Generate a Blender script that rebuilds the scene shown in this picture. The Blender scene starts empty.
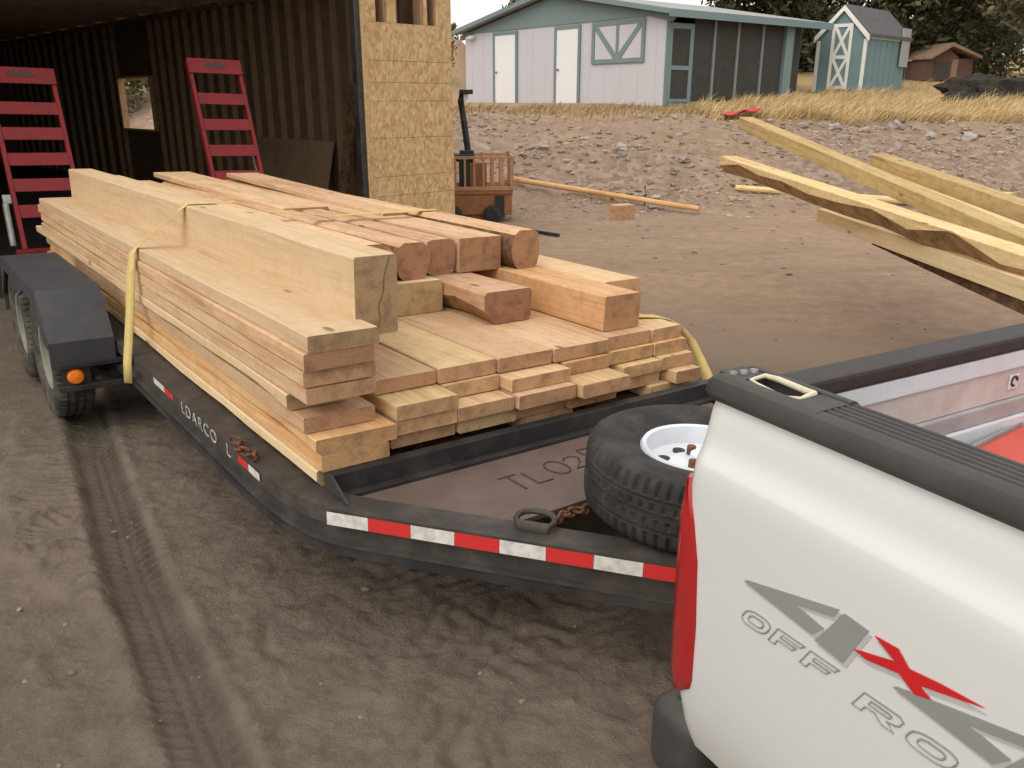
import bpy, bmesh, math, random
import numpy as np
from mathutils import Matrix, Vector, Euler, noise
R = math.radians
random.seed(7)
S = bpy.context.scene
COL = S.collection

# ------------------------------------------------------------------ materials
def newmat(name):
    m = bpy.data.materials.new(name); m.use_nodes = True
    nt = m.node_tree; b = nt.nodes['Principled BSDF']
    return m, nt, b
def N(nt, t, **kw):
    n = nt.nodes.new(t)
    for k, v in kw.items():
        if k in n.inputs: n.inputs[k].default_value = v
        else: setattr(n, k, v)
    return n
def L(nt, a, b): nt.links.new(a, b)
def ramp(nt, fac, stops):
    r = nt.nodes.new('ShaderNodeValToRGB'); e = r.color_ramp.elements
    while len(e) < len(stops): e.new(0.5)
    for i, (p, c) in enumerate(stops):
        e[i].position = p; e[i].color = (c[0], c[1], c[2], 1)
    L(nt, fac, r.inputs[0]); return r.outputs[0]
def mix(nt, fac, a, b, mode='MIX'):
    m = nt.nodes.new('ShaderNodeMix'); m.data_type = 'RGBA'; m.blend_type = mode
    for s, i in ((fac, 0), (a, 6), (b, 7)):
        if isinstance(s, bpy.types.NodeSocket): L(nt, s, m.inputs[i])
        elif i == 0: m.inputs[0].default_value = s
        else: m.inputs[i].default_value = (s[0], s[1], s[2], 1)
    return m.outputs[2]
def math_(nt, op, a, b=0.0, clamp=False):
    m = nt.nodes.new('ShaderNodeMath'); m.operation = op; m.use_clamp = clamp
    for s, i in ((a, 0), (b, 1)):
        if isinstance(s, bpy.types.NodeSocket): L(nt, s, m.inputs[i])
        else: m.inputs[i].default_value = s
    return m.outputs[0]
def objvec(nt, scale=(1, 1, 1), rnd=True):
    tc = nt.nodes.new('ShaderNodeTexCoord')
    mp = nt.nodes.new('ShaderNodeMapping'); mp.inputs['Scale'].default_value = scale
    if rnd:
        oi = nt.nodes.new('ShaderNodeObjectInfo')
        s = math_(nt, 'MULTIPLY', oi.outputs['Random'], 40.0)
        cx = nt.nodes.new('ShaderNodeCombineXYZ')
        for i in range(3): L(nt, s, cx.inputs[i])
        va = nt.nodes.new('ShaderNodeVectorMath'); va.operation = 'ADD'
        L(nt, tc.outputs['Object'], va.inputs[0]); L(nt, cx.outputs[0], va.inputs[1])
        L(nt, va.outputs[0], mp.inputs[0])
    else:
        L(nt, tc.outputs['Object'], mp.inputs[0])
    return mp.outputs[0], tc
def noise_(nt, vec, scale, detail=4, rough=.55, dist=0.0):
    n = nt.nodes.new('ShaderNodeTexNoise')
    n.inputs['Scale'].default_value = scale; n.inputs['Detail'].default_value = detail
    n.inputs['Roughness'].default_value = rough; n.inputs['Distortion'].default_value = dist
    if vec is not None: L(nt, vec, n.inputs['Vector'])
    return n.outputs[0]
def bump(nt, b, h, strength=.3, dist=.01):
    bp = nt.nodes.new('ShaderNodeBump'); bp.inputs['Strength'].default_value = strength
    bp.inputs['Distance'].default_value = dist
    L(nt, h, bp.inputs['Height']); L(nt, bp.outputs[0], b.inputs['Normal'])

def paint(name, col, rough=.5, metal=0.0, dirt=None, dirt_amt=.4, scale=9, coat=0.0, bump_s=.05, spec=.5):
    """painted / plain surface with wear: patches of another colour and a varied gloss"""
    m, nt, b = newmat(name)
    v, tc = objvec(nt)
    n1 = noise_(nt, v, scale, 6, .65)
    d = dirt or tuple(c * .7 for c in col)
    f = math_(nt, 'MULTIPLY', ramp(nt, n1, [(.42, (0, 0, 0)), (.68, (1, 1, 1))]), dirt_amt)
    L(nt, mix(nt, f, col, d), b.inputs['Base Color'])
    n2 = noise_(nt, v, scale * 7, 4)
    rr = math_(nt, 'ADD', math_(nt, 'MULTIPLY', n2, .25), rough - .12, True)
    L(nt, rr, b.inputs['Roughness'])
    b.inputs['Metallic'].default_value = metal
    b.inputs['Specular IOR Level'].default_value = spec
    if coat: b.inputs['Coat Weight'].default_value = coat; b.inputs['Coat Roughness'].default_value = .08
    if bump_s: bump(nt, b, n2, bump_s, .004)
    return m

def wood(name, light, mid, dark, stain=(.42, .20, .08), stain_amt=.35, end=(.54, .33, .175)):
    """rough sawn timber: grain along local Y, knots, sap stains, saw marks, rings on the ends"""
    m, nt, b = newmat(name)
    v, tc = objvec(nt, (1, 1, 1))
    st = nt.nodes.new('ShaderNodeMapping'); st.inputs['Scale'].default_value = (26, 1.3, 26); L(nt, v, st.inputs[0])
    g = noise_(nt, st.outputs[0], 1.6, 6, .6, .6)
    c = ramp(nt, g, [(.30, dark), (.5, mid), (.68, light)])
    st2 = nt.nodes.new('ShaderNodeMapping'); st2.inputs['Scale'].default_value = (5, .9, 5); L(nt, v, st2.inputs[0])
    p = noise_(nt, st2.outputs[0], 1.5, 3, .5)
    f = math_(nt, 'MULTIPLY', ramp(nt, p, [(.55, (0, 0, 0)), (.72, (1, 1, 1))]), stain_amt)
    c = mix(nt, f, c, stain)
    # broad tone drift along the board
    q = noise_(nt, v, .9, 2)
    c = mix(nt, math_(nt, 'MULTIPLY', ramp(nt, q, [(.4, (0, 0, 0)), (.65, (1, 1, 1))]), .45), c, light)
    mo = noise_(nt, v, 16, 5, .65)
    c = mix(nt, math_(nt, 'MULTIPLY', ramp(nt, mo, [(.48, (0, 0, 0)), (.70, (1, 1, 1))]), .6), c, dark)
    # long dark streaks of heartwood and dirt
    st3 = nt.nodes.new('ShaderNodeMapping'); st3.inputs['Scale'].default_value = (14, .7, 14); L(nt, v, st3.inputs[0])
    q3 = noise_(nt, st3.outputs[0], 1.3, 5, .6, 1.2)
    c = mix(nt, math_(nt, 'MULTIPLY', ramp(nt, q3, [(.58, (0, 0, 0)), (.70, (1, 1, 1))]), .55), c, tuple(x * .75 for x in dark))
    # knots
    kv = nt.nodes.new('ShaderNodeMapping'); kv.inputs['Scale'].default_value = (7, 2.6, 7); L(nt, v, kv.inputs[0])
    vo = nt.nodes.new('ShaderNodeTexVoronoi'); vo.inputs['Scale'].default_value = 1.0; L(nt, kv.outputs[0], vo.inputs['Vector'])
    k = ramp(nt, vo.outputs['Distance'], [(.07, (1, 1, 1)), (.13, (0, 0, 0))])
    sp = nt.nodes.new('ShaderNodeSeparateColor'); L(nt, vo.outputs['Color'], sp.inputs[0])
    k = math_(nt, 'MULTIPLY', k, math_(nt, 'GREATER_THAN', sp.outputs[0], .62))
    c = mix(nt, math_(nt, 'MULTIPLY', k, .8), c, tuple(x * .4 for x in stain))
    # end grain
    gn = nt.nodes.new('ShaderNodeNewGeometry')
    vt = nt.nodes.new('ShaderNodeVectorTransform'); vt.vector_type = 'NORMAL'; vt.convert_from = 'WORLD'; vt.convert_to = 'OBJECT'
    L(nt, gn.outputs['Normal'], vt.inputs[0])
    sx = nt.nodes.new('ShaderNodeSeparateXYZ'); L(nt, vt.outputs[0], sx.inputs[0])
    isend = math_(nt, 'GREATER_THAN', math_(nt, 'ABSOLUTE', sx.outputs[1]), .7)
    em = nt.nodes.new('ShaderNodeMapping'); L(nt, tc.outputs['Object'], em.inputs[0])
    oi0 = nt.nodes.new('ShaderNodeObjectInfo'); cxx = nt.nodes.new('ShaderNodeCombineXYZ')
    L(nt, math_(nt, 'SUBTRACT', math_(nt, 'MULTIPLY', math_(nt, 'FRACT', math_(nt, 'MULTIPLY', oi0.outputs['Random'], 17.0)), .5), .25), cxx.inputs[0])
    L(nt, math_(nt, 'SUBTRACT', math_(nt, 'MULTIPLY', math_(nt, 'FRACT', math_(nt, 'MULTIPLY', oi0.outputs['Random'], 41.0)), .6), .35), cxx.inputs[2])
    L(nt, cxx.outputs[0], em.inputs['Location'])
    w = nt.nodes.new('ShaderNodeTexWave'); w.wave_type = 'RINGS'; w.rings_direction = 'Y'
    w.inputs['Scale'].default_value = 17; w.inputs['Distortion'].default_value = 5; w.inputs['Detail'].default_value = 2
    L(nt, em.outputs[0], w.inputs['Vector'])
    ec = mix(nt, math_(nt, 'MULTIPLY', w.outputs[0], .2), end, tuple(x * .62 for x in end))
    en = noise_(nt, v, 17, 5, .6)
    ec = mix(nt, math_(nt, 'MULTIPLY', ramp(nt, en, [(.46, (0, 0, 0)), (.68, (1, 1, 1))]), .75), ec, tuple(x * .5 for x in end))
    c = mix(nt, isend, c, ec)
    # per piece tint
    oi = nt.nodes.new('ShaderNodeObjectInfo')
    hs = nt.nodes.new('ShaderNodeHueSaturation')
    L(nt, math_(nt, 'ADD', math_(nt, 'MULTIPLY', oi.outputs['Random'], .30), .84), hs.inputs['Value'])
    L(nt, math_(nt, 'ADD', math_(nt, 'MULTIPLY', oi.outputs['Random'], .016), .491), hs.inputs['Hue'])
    L(nt, c, hs.inputs['Color']); L(nt, hs.outputs[0], b.inputs['Base Color'])
    b.inputs['Roughness'].default_value = .85; b.inputs['Specular IOR Level'].default_value = .25
    sw = nt.nodes.new('ShaderNodeTexWave'); sw.wave_type = 'BANDS'; sw.bands_direction = 'Y'
    sw.inputs['Scale'].default_value = 22; sw.inputs['Distortion'].default_value = 3; L(nt, v, sw.inputs['Vector'])
    bump(nt, b, math_(nt, 'ADD', math_(nt, 'MULTIPLY', sw.outputs[0], .25), g), .25, .004)
    return m

M = {}
M['wood'] = wood('sawn_pine', (.70, .51, .31), (.64, .45, .26), (.52, .32, .165), (.46, .23, .10), .6, (.50, .30, .16))  # sap stain raised, partly standing in for deep shadow on board sides
M['wood_yellow'] = wood('sawn_yellow_pine', (.73, .57, .36), (.69, .52, .31), (.61, .44, .24), (.48, .29, .13), .3, (.42, .29, .15))
M['wood_pink'] = wood('sawn_pink_cedar', (.70, .495, .315), (.61, .405, .24), (.45, .26, .14), (.37, .18, .085), .65, (.36, .195, .105))
M['wood_orange'] = wood('sawn_orange_pine', (.68, .46, .25), (.60, .34, .16), (.50, .24, .10), (.42, .17, .06), .7, (.44, .25, .125))
M['wood_pale'] = wood('sawn_pale_pine', (.76, .58, .33), (.68, .49, .25), (.52, .34, .15), (.46, .27, .10), .3)
M['wood_olive'] = wood('weathered_yellow_timber', (.56, .42, .21), (.47, .34, .15), (.33, .22, .09), (.30, .19, .08), .55)
M['bark'] = paint('bark', (.10, .06, .04), .95, dirt=(.30, .17, .08), dirt_amt=.8, scale=14, bump_s=.9, spec=.1)
M['wane'] = paint('bark_edge', (.50, .33, .17), .95, dirt=(.20, .12, .06), dirt_amt=.9, scale=8, bump_s=.9, spec=.1)
M['black_steel'] = paint('black_painted_steel', (.018, .018, .02), .5, dirt=(.07, .06, .05), dirt_amt=.65, scale=6)
M['dusty_steel'] = paint('dusty_dark_steel', (.034, .030, .028), .65, dirt=(.085, .068, .058), dirt_amt=.8, scale=8)
M['brown_plate'] = paint('brown_steel_plate', (.115, .078, .064), .6, dirt=(.16, .115, .092), dirt_amt=.8, scale=5)
M['fender'] = paint('dull_blue_black_steel', (.035, .038, .048), .6, dirt=(.075, .065, .06), dirt_amt=.5, scale=6)
M['red_steel'] = paint('red_painted_steel', (.20, .014, .017), .6, dirt=(.10, .016, .015), dirt_amt=.6, spec=.3, scale=8)
M['rubber'] = paint('tyre_rubber', (.028, .028, .028), .8, dirt=(.075, .066, .058), dirt_amt=.7, scale=10, spec=.3)
M['dusty_rubber'] = paint('dusty_tyre_rubber', (.045, .043, .038), .9, dirt=(.15, .14, .11), dirt_amt=.8, scale=9, spec=.2)
M['rim_white'] = paint('white_wheel_paint', (.72, .76, .82), .35, dirt=(.5, .5, .5), dirt_amt=.3)
M['rim_grey'] = paint('dusty_wheel_steel', (.26, .26, .22), .7, dirt=(.16, .14, .11), dirt_amt=.7)
M['rust'] = paint('rusty_steel', (.17, .07, .035), .85, dirt=(.06, .035, .025), dirt_amt=.8, scale=20)
M['zinc'] = paint('grey_zinc', (.30, .29, .27), .5, .6, dirt=(.16, .13, .11), dirt_amt=.6)
M['tape_white'] = paint('white_reflective_tape', (.70, .70, .67), .4, dirt=(.24, .22, .20), dirt_amt=.55, scale=26)
M['tape_red'] = paint('red_reflective_tape', (.62, .03, .03), .4, dirt=(.42, .03, .03), dirt_amt=.3, scale=30)
M['amber'] = paint('amber_lens', (.85, .20, .02), .25, dirt_amt=.1)
M['marking'] = paint('dark_paint_mark', (.06, .035, .03), .8)
M['letter_white'] = paint('worn_white_letters', (.52, .52, .50), .6, dirt=(.10, .09, .08), dirt_amt=.9, scale=45)
M['strap'] = paint('yellow_webbing', (.66, .52, .21), .85, dirt=(.54, .41, .17), dirt_amt=.6, scale=30, bump_s=.3, spec=.2)
M['white_paint'] = paint('white_truck_paint', (.66, .675, .665), .25, dirt=(.652, .667, .656), dirt_amt=.2, scale=.8, coat=1.0, bump_s=0)
M['bed_white'] = paint('scuffed_pinkish_bed_paint', (.62, .57, .55), .5, dirt=(.45, .41, .39), dirt_amt=.7, scale=12)
M['bed_blue'] = paint('pale_bed_paint', (.68, .74, .80), .35, dirt=(.50, .52, .54), dirt_amt=.4, scale=12)
M['bed_grey'] = paint('grey_bed_paint', (.40, .40, .42), .5, dirt=(.26, .25, .25), dirt_amt=.6, scale=12)
M['bed_dark'] = paint('black_bed_liner', (.02, .02, .021), .8)
M['plastic'] = paint('black_rail_plastic', (.042, .040, .038), .55, dirt=(.065, .06, .055), dirt_amt=.6, scale=10, bump_s=.12)
M['cap_dark'] = paint('dark_brown_plastic', (.030, .024, .022), .6, dirt=(.05, .04, .036), dirt_amt=.6, scale=20)
M['cream'] = paint('cream_putty', (.66, .60, .44), .6, dirt=(.45, .40, .28), dirt_amt=.5, scale=40)
M['lens_red'] = paint('red_tail_lens', (.40, .012, .016), .2, dirt=(.24, .03, .025), dirt_amt=.5, scale=6, coat=.5, bump_s=0)
M['decal_grey'] = paint('grey_decal', (.27, .27, .27), .45, dirt=(.23, .23, .23), bump_s=0)
M['decal_light'] = paint('pale_grey_decal', (.46, .46, .46), .45, bump_s=0)
M['decal_red'] = paint('red_decal', (.55, .015, .018), .4, dirt=(.45, .015, .015), bump_s=0)
M['red_box'] = paint('red_plastic', (.62, .10, .07), .5, dirt=(.52, .08, .06), dirt_amt=.4)
M['glass'] = paint('dark_window_glass', (.02, .022, .025), .08, bump_s=0, dirt_amt=.1)
M['house_wall'] = paint('pale_grey_siding', (.53, .53, .58), .75, dirt=(.48, .48, .52), dirt_amt=.5, scale=1.5)
M['teal'] = paint('grey_teal_paint', (.165, .235, .245), .7, dirt=(.14, .20, .21), dirt_amt=.5, scale=2)
M['teal_shed'] = paint('teal_siding', (.15, .24, .26), .75, dirt=(.12, .19, .21), dirt_amt=.5, scale=2)
M['door_white'] = paint('white_door_paint', (.76, .77, .79), .5, dirt=(.70, .71, .72), dirt_amt=.4, scale=2)
M['trim_white'] = paint('white_trim', (.74, .74, .72), .6, dirt=(.62, .62, .60), dirt_amt=.4)
M['roof_grey'] = paint('weathered_roofing', (.34, .34, .34), .8, dirt=(.25, .25, .25), dirt_amt=.6, scale=2)
M['roof_dark'] = paint('dark_shingles', (.10, .10, .105), .9, dirt=(.06, .06, .06), dirt_amt=.7, scale=8, bump_s=.4)
M['screen'] = paint('dark_insect_screen', (.035, .033, .03), .8, dirt=(.055, .05, .045), dirt_amt=.6, scale=3)
M['post_grey'] = paint('grey_teal_posts', (.20, .23, .235), .7)
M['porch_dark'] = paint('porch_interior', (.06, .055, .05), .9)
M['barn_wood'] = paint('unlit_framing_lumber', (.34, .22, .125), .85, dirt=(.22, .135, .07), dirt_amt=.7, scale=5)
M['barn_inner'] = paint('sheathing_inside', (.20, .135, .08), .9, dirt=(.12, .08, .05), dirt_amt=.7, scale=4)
M['orange'] = paint('rusty_orange_paint', (.33, .14, .055), .7, dirt=(.15, .075, .04), dirt_amt=.7, scale=14)
M['pale_steel'] = paint('faded_orange_paint', (.46, .24, .12), .6, dirt=(.28, .15, .08), dirt_amt=.6, scale=14)
M['black_plastic'] = paint('black_plastic', (.02, .02, .02), .6)
M['hut'] = paint('red_brown_boards', (.13, .07, .055), .9, dirt=(.09, .05, .04), dirt_amt=.6)
M['hut_roof'] = paint('tan_brown_roof', (.30, .20, .135), .9, dirt=(.22, .14, .10), dirt_amt=.7, scale=4)
M['tarp'] = paint('dark_brush', (.03, .027, .026), .95, dirt=(.075, .062, .05), dirt_amt=.7, scale=5, bump_s=.6, spec=.1)
M['red_tarp'] = paint('red_plastic_sheet', (.50, .04, .035), .6)
M['grey_sheet'] = paint('pale_grey_sheet', (.33, .34, .34), .7, dirt=(.25, .26, .26))
M['rock'] = paint('bank_stone', (.34, .30, .27), .9, dirt=(.22, .19, .17), dirt_amt=.7, scale=4, bump_s=.4, spec=.2)
M['rock_pale'] = paint('pale_stone', (.38, .345, .32), .9, dirt=(.33, .30, .28), dirt_amt=.7, scale=5, bump_s=.4, spec=.2)
M['trunk'] = paint('tree_bark', (.17, .125, .09), .95, dirt=(.10, .07, .05), dirt_amt=.7, scale=12, bump_s=.6)

def osb():
    m, nt, b = newmat('oriented_strand_board')
    v, tc = objvec(nt, (1, 1, 1), False)
    vv = nt.nodes.new('ShaderNodeMapping'); vv.inputs['Scale'].default_value = (38, 38, 20); vv.inputs['Rotation'].default_value = (0, .5, 0)
    nz = N(nt, 'ShaderNodeTexNoise', Scale=9.0); L(nt, v, nz.inputs[0])
    ad = nt.nodes.new('ShaderNodeVectorMath'); ad.operation = 'MULTIPLY_ADD'
    L(nt, nz.outputs['Color'], ad.inputs[0]); ad.inputs[1].default_value = (.05, .05, .05); L(nt, v, ad.inputs[2])
    L(nt, ad.outputs[0], vv.inputs[0])
    vo = nt.nodes.new('ShaderNodeTexVoronoi'); vo.inputs['Scale'].default_value = 1; L(nt, vv.outputs[0], vo.inputs['Vector'])
    sp = nt.nodes.new('ShaderNodeSeparateColor'); L(nt, vo.outputs['Color'], sp.inputs[0])
    c = ramp(nt, sp.outputs[0], [(0, (.36, .215, .095)), (.35, (.47, .30, .14)), (.7, (.54, .365, .185)), (1, (.62, .45, .26))])
    big = noise_(nt, v, 2.2, 4)
    c = mix(nt, math_(nt, 'MULTIPLY', big, .35), c, (.42, .27, .12))
    L(nt, c, b.inputs['Base Color']); b.inputs['Roughness'].default_value = .75
    bump(nt, b, sp.outputs[1], .25, .003)
    return m
M['osb'] = osb()

def ground_mat():
    m, nt, b = newmat('dirt_ground')
    ge = nt.nodes.new('ShaderNodeNewGeometry'); v = ge.outputs['Position']
    n1 = noise_(nt, v, .7, 5, .6); n2 = noise_(nt, v, 6, 6, .65); n3 = noise_(nt, v, 45, 6, .7); n4 = noise_(nt, v, 180, 3, .7)
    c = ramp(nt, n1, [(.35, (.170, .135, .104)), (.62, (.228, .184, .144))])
    c = mix(nt, math_(nt, 'MULTIPLY', ramp(nt, n2, [(.42, (0, 0, 0)), (.62, (1, 1, 1))]), .45), c, (.118, .093, .071))
    c = mix(nt, math_(nt, 'MULTIPLY', ramp(nt, n3, [(.5, (0, 0, 0)), (.7, (1, 1, 1))]), .5), c, (.25, .212, .172))
    at = nt.nodes.new('ShaderNodeAttribute'); at.attribute_name = 'dry'
    mp = nt.nodes.new('ShaderNodeMapping'); mp.inputs['Scale'].default_value = (.35, 1.0, 1); mp.inputs['Rotation'].default_value = (0, 0, -.5); L(nt, v, mp.inputs[0])
    n5 = noise_(nt, mp.outputs[0], 1.6, 6, .65, .8)      # long wheel smears across the yard
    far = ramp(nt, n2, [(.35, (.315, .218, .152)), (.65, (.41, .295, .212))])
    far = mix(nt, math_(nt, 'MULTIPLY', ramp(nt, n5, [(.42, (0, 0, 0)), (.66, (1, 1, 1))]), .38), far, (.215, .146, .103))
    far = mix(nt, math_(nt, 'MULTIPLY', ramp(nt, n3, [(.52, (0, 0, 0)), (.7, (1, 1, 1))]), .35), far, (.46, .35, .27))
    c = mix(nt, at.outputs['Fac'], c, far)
    ag = nt.nodes.new('ShaderNodeAttribute'); ag.attribute_name = 'gravel'
    vo = nt.nodes.new('ShaderNodeTexVoronoi'); vo.inputs['Scale'].default_value = 9; L(nt, v, vo.inputs['Vector'])
    sp = nt.nodes.new('ShaderNodeSeparateColor'); L(nt, vo.outputs['Color'], sp.inputs[0])
    gr = ramp(nt, sp.outputs[0], [(0, (.19, .135, .098)), (.6, (.29, .215, .165)), (1, (.38, .30, .24))])
    c = mix(nt, math_(nt, 'MULTIPLY', ag.outputs['Fac'], .8), c, gr)
    aw = nt.nodes.new('ShaderNodeAttribute'); aw.attribute_name = 'straw'
    sc = ramp(nt, n2, [(.35, (.34, .235, .115)), (.65, (.47, .34, .17))])
    c = mix(nt, aw.outputs['Fac'], c, sc)
    av = nt.nodes.new('ShaderNodeAttribute'); av.attribute_name = 'packed_shade'
    c = mix(nt, math_(nt, 'MULTIPLY', av.outputs['Fac'], .5), c, (.088, .073, .058))  # packed dirt, darkened further in place of weak relief shading in the track
    L(nt, c, b.inputs['Base Color']); b.inputs['Roughness'].default_value = .95; b.inputs['Specular IOR Level'].default_value = .15
    h = math_(nt, 'ADD', math_(nt, 'ADD', math_(nt, 'MULTIPLY', n2, 2.0), n3), math_(nt, 'MULTIPLY', n4, .35))
    bump(nt, b, h, .8, .018)
    return m
M['ground'] = ground_mat()

def leafmat(name, a, c2):
    m, nt, b = newmat(name)
    ge = nt.nodes.new('ShaderNodeNewGeometry')
    c = ramp(nt, ge.outputs['Random Per Island'], [(0, a), (1, c2)])
    L(nt, c, b.inputs['Base Color']); b.inputs['Roughness'].default_value = .7; b.inputs['Specular IOR Level'].default_value = .2
    return m
M['leaf_dark'] = leafmat('dark_foliage', (.045, .048, .02), (.125, .12, .058))
M['leaf_olive'] = leafmat('olive_foliage', (.07, .068, .03), (.17, .15, .075))
M['straw'] = leafmat('dry_straw', (.48, .35, .17), (.70, .55, .31))
M['weed'] = leafmat('dry_weeds', (.26, .18, .09), (.44, .32, .17))
M['gravel'] = leafmat('gravel_stone', (.21, .155, .112), (.42, .34, .275))
M['pebble'] = leafmat('yard_pebble', (.12, .098, .08), (.30, .26, .22))

# ------------------------------------------------------------------ mesh helpers
def link(name, me, mats, parent=None, mw=None, smooth=False):
    if not isinstance(mats, (list, tuple)): mats = [mats]
    for m in mats: me.materials.append(m)
    if smooth:
        for p in me.polygons: p.use_smooth = True
    o = bpy.data.objects.new(name, me); COL.objects.link(o)
    if parent: o.parent = parent
    if mw is not None:
        if parent: o.matrix_local = mw
        else: o.matrix_world = mw
    return o
def tag(o, label=None, cat=None, group=None, kind=None):
    for k, v in (('label', label), ('category', cat), ('group', group), ('kind', kind)):
        if v: o[k] = v
    return o
def thing(name, label, cat, mw, group=None):
    o = bpy.data.objects.new(name, None); COL.objects.link(o); o.matrix_world = mw; o.empty_display_size = .1
    return tag(o, label, cat, group)

class MB:
    def __init__(s): s.v = []; s.f = []; s.mi = []
    def add(s, verts, faces, mi=0):
        k = len(s.v); s.v += [tuple(p) for p in verts]
        for f in faces: s.f.append(tuple(i + k for i in f)); s.mi.append(mi)
        return s
    def box(s, x0, x1, y0, y1, z0, z1, ch=0.0, mi=0, mat=None):
        if ch <= 0:
            vs = [(x, y, z) for z in (z0, z1) for y in (y0, y1) for x in (x0, x1)]
            fs = [(0, 2, 3, 1), (4, 5, 7, 6), (0, 1, 5, 4), (2, 6, 7, 3), (0, 4, 6, 2), (1, 3, 7, 5)]
        else:
            bm = bmesh.new(); bmesh.ops.create_cube(bm, size=1)
            for p in bm.verts:
                p.co = Vector(((x0 + x1) / 2 + p.co.x * (x1 - x0), (y0 + y1) / 2 + p.co.y * (y1 - y0), (z0 + z1) / 2 + p.co.z * (z1 - z0)))
            bmesh.ops.bevel(bm, geom=bm.edges[:], offset=ch, segments=2 if ch < .03 else 5, affect='EDGES', profile=.6)
            bm.verts.index_update(); vs = [p.co.copy() for p in bm.verts]; fs = [[q.index for q in f.verts] for f in bm.faces]; bm.free()
        if mat is not None: vs = [mat @ Vector(p) for p in vs]
        return s.add(vs, fs, mi)
    def prism(s, poly, axis, a, b, mi=0, mat=None):
        """extrude a 2D polygon along an axis: axis 0 -> poly in (y,z), 1 -> (x,z), 2 -> (x,y)"""
        def P(p, h): return ((h, p[0], p[1]), (p[0], h, p[1]), (p[0], p[1], h))[axis]
        n = len(poly)
        vs = [P(p, a) for p in poly] + [P(p, b) for p in poly]
        if mat is not None: vs = [mat @ Vector(p) for p in vs]
        fs = [tuple(range(n))[::-1], tuple(range(n, 2 * n))] + [(i, (i + 1) % n, n + (i + 1) % n, n + i) for i in range(n)]
        return s.add(vs, fs, mi)
    def tube(s, pts, r, n=8, mi=0, closed=False):
        pts = [Vector(p) for p in pts]; m = len(pts); base = len(s.v); rings = []
        up = Vector((0, 0, 1))
        for i, p in enumerate(pts):
            a = pts[(i - 1) % m] if (closed or i > 0) else p
            c = pts[(i + 1) % m] if (closed or i < m - 1) else p
            t = (c - a).normalized()
            x = t.cross(up)
            if x.length < .05: x = t.cross(Vector((0, 1, 0)))
            x.normalize(); y = t.cross(x)
            rr = r[i] if isinstance(r, (list, tuple)) else r
            rings.append([p + (x * math.cos(2 * math.pi * k / n) + y * math.sin(2 * math.pi * k / n)) * rr for k in range(n)])
        vs = [q for rg in rings for q in rg]; fs = []
        for i in range(m if closed else m - 1):
            j = (i + 1) % m
            for k in range(n): fs.append((i * n + k, i * n + (k + 1) % n, j * n + (k + 1) % n, j * n + k))
        if not closed: fs += [tuple(range(n))[::-1], tuple((m - 1) * n + k for k in range(n))]
        return s.add(vs, fs, mi)
    def lathe(s, prof, n=32, axis=0, c=(0, 0, 0), mi=0, fn=None):
        """prof: (radius, h) closed loop revolved round an axis through c"""
        m = len(prof); vs = []
        for k in range(n):
            a = 2 * math.pi * k / n
            for (r, h) in prof:
                q = (r * math.cos(a), r * math.sin(a))
                p = ((h, q[0], q[1]), (q[0], h, q[1]), (q[0], q[1], h))[axis]
                vs.append((p[0] + c[0], p[1] + c[1], p[2] + c[2]))
        fs = []
        for k in range(n):
            k2 = (k + 1) % n
            for i in range(m):
                j = (i + 1) % m
                fs.append((k * m + i, k * m + j, k2 * m + j, k2 * m + i))
        return s.add(vs, fs, mi)
    def sweep(s, path, prof, mi=0, caps=True):
        """sweep a closed profile of (n, z) along a plan path of (x, y[, z]); n is to the left of travel"""
        m = len(prof); P = [Vector((p[0], p[1], p[2] if len(p) > 2 else 0)) for p in path]; vs = []
        for i, p in enumerate(P):
            d1 = (P[i] - P[i - 1]).to_2d().normalized() if i > 0 else None
            d2 = (P[i + 1] - P[i]).to_2d().normalized() if i < len(P) - 1 else None
            d = d1 if d2 is None else d2 if d1 is None else (d1 + d2).normalized()
            k = 1.0 if d1 is None or d2 is None else 1 / max(.4, d.dot(d1))
            nrm = Vector((-d.y, d.x)) * k
            for (a, z) in prof: vs.append((p.x + nrm.x * a, p.y + nrm.y * a, p.z + z))
        fs = []
        for i in range(len(P) - 1):
            for j in range(m):
                q = (j + 1) % m
                fs.append((i * m + j, i * m + q, (i + 1) * m + q, (i + 1) * m + j))
        if caps: fs += [tuple(range(m))[::-1], tuple((len(P) - 1) * m + j for j in range(m))]
        return s.add(vs, fs, mi)
    def build(s, name, mats, parent=None, mw=None, smooth=False, fix=True):
        me = bpy.data.meshes.new(name); me.from_pydata(s.v, [], s.f)
        if fix:
            bm = bmesh.new(); bm.from_mesh(me); 
            for f, mi in zip(bm.faces, s.mi): f.material_index = mi
            bmesh.ops.recalc_face_normals(bm, faces=bm.faces[:]); bm.to_mesh(me); bm.free()
        else:
            for p, mi in zip(me.polygons, s.mi): p.material_index = mi
        o = link(name, me, mats, parent, mw)
        if smooth: shade(o, smooth if not isinstance(smooth, bool) else 35)
        return o
def shade(o, ang=35):
    me = o.data
    for p in me.polygons: p.use_smooth = True
    bm = bmesh.new(); bm.from_mesh(me)
    for e in bm.edges:
        if len(e.link_faces) == 2 and e.calc_face_angle(0) > R(ang): e.smooth = False
    bm.to_mesh(me); bm.free()
def part(name, mat, parent, *boxes, ch=0.0, mw=None, label=None):
    mb = MB()
    for b in boxes: mb.box(*b, ch=ch)
    o = mb.build(name, mat, parent, mw)
    if label: o['label'] = label
    return o
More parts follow.
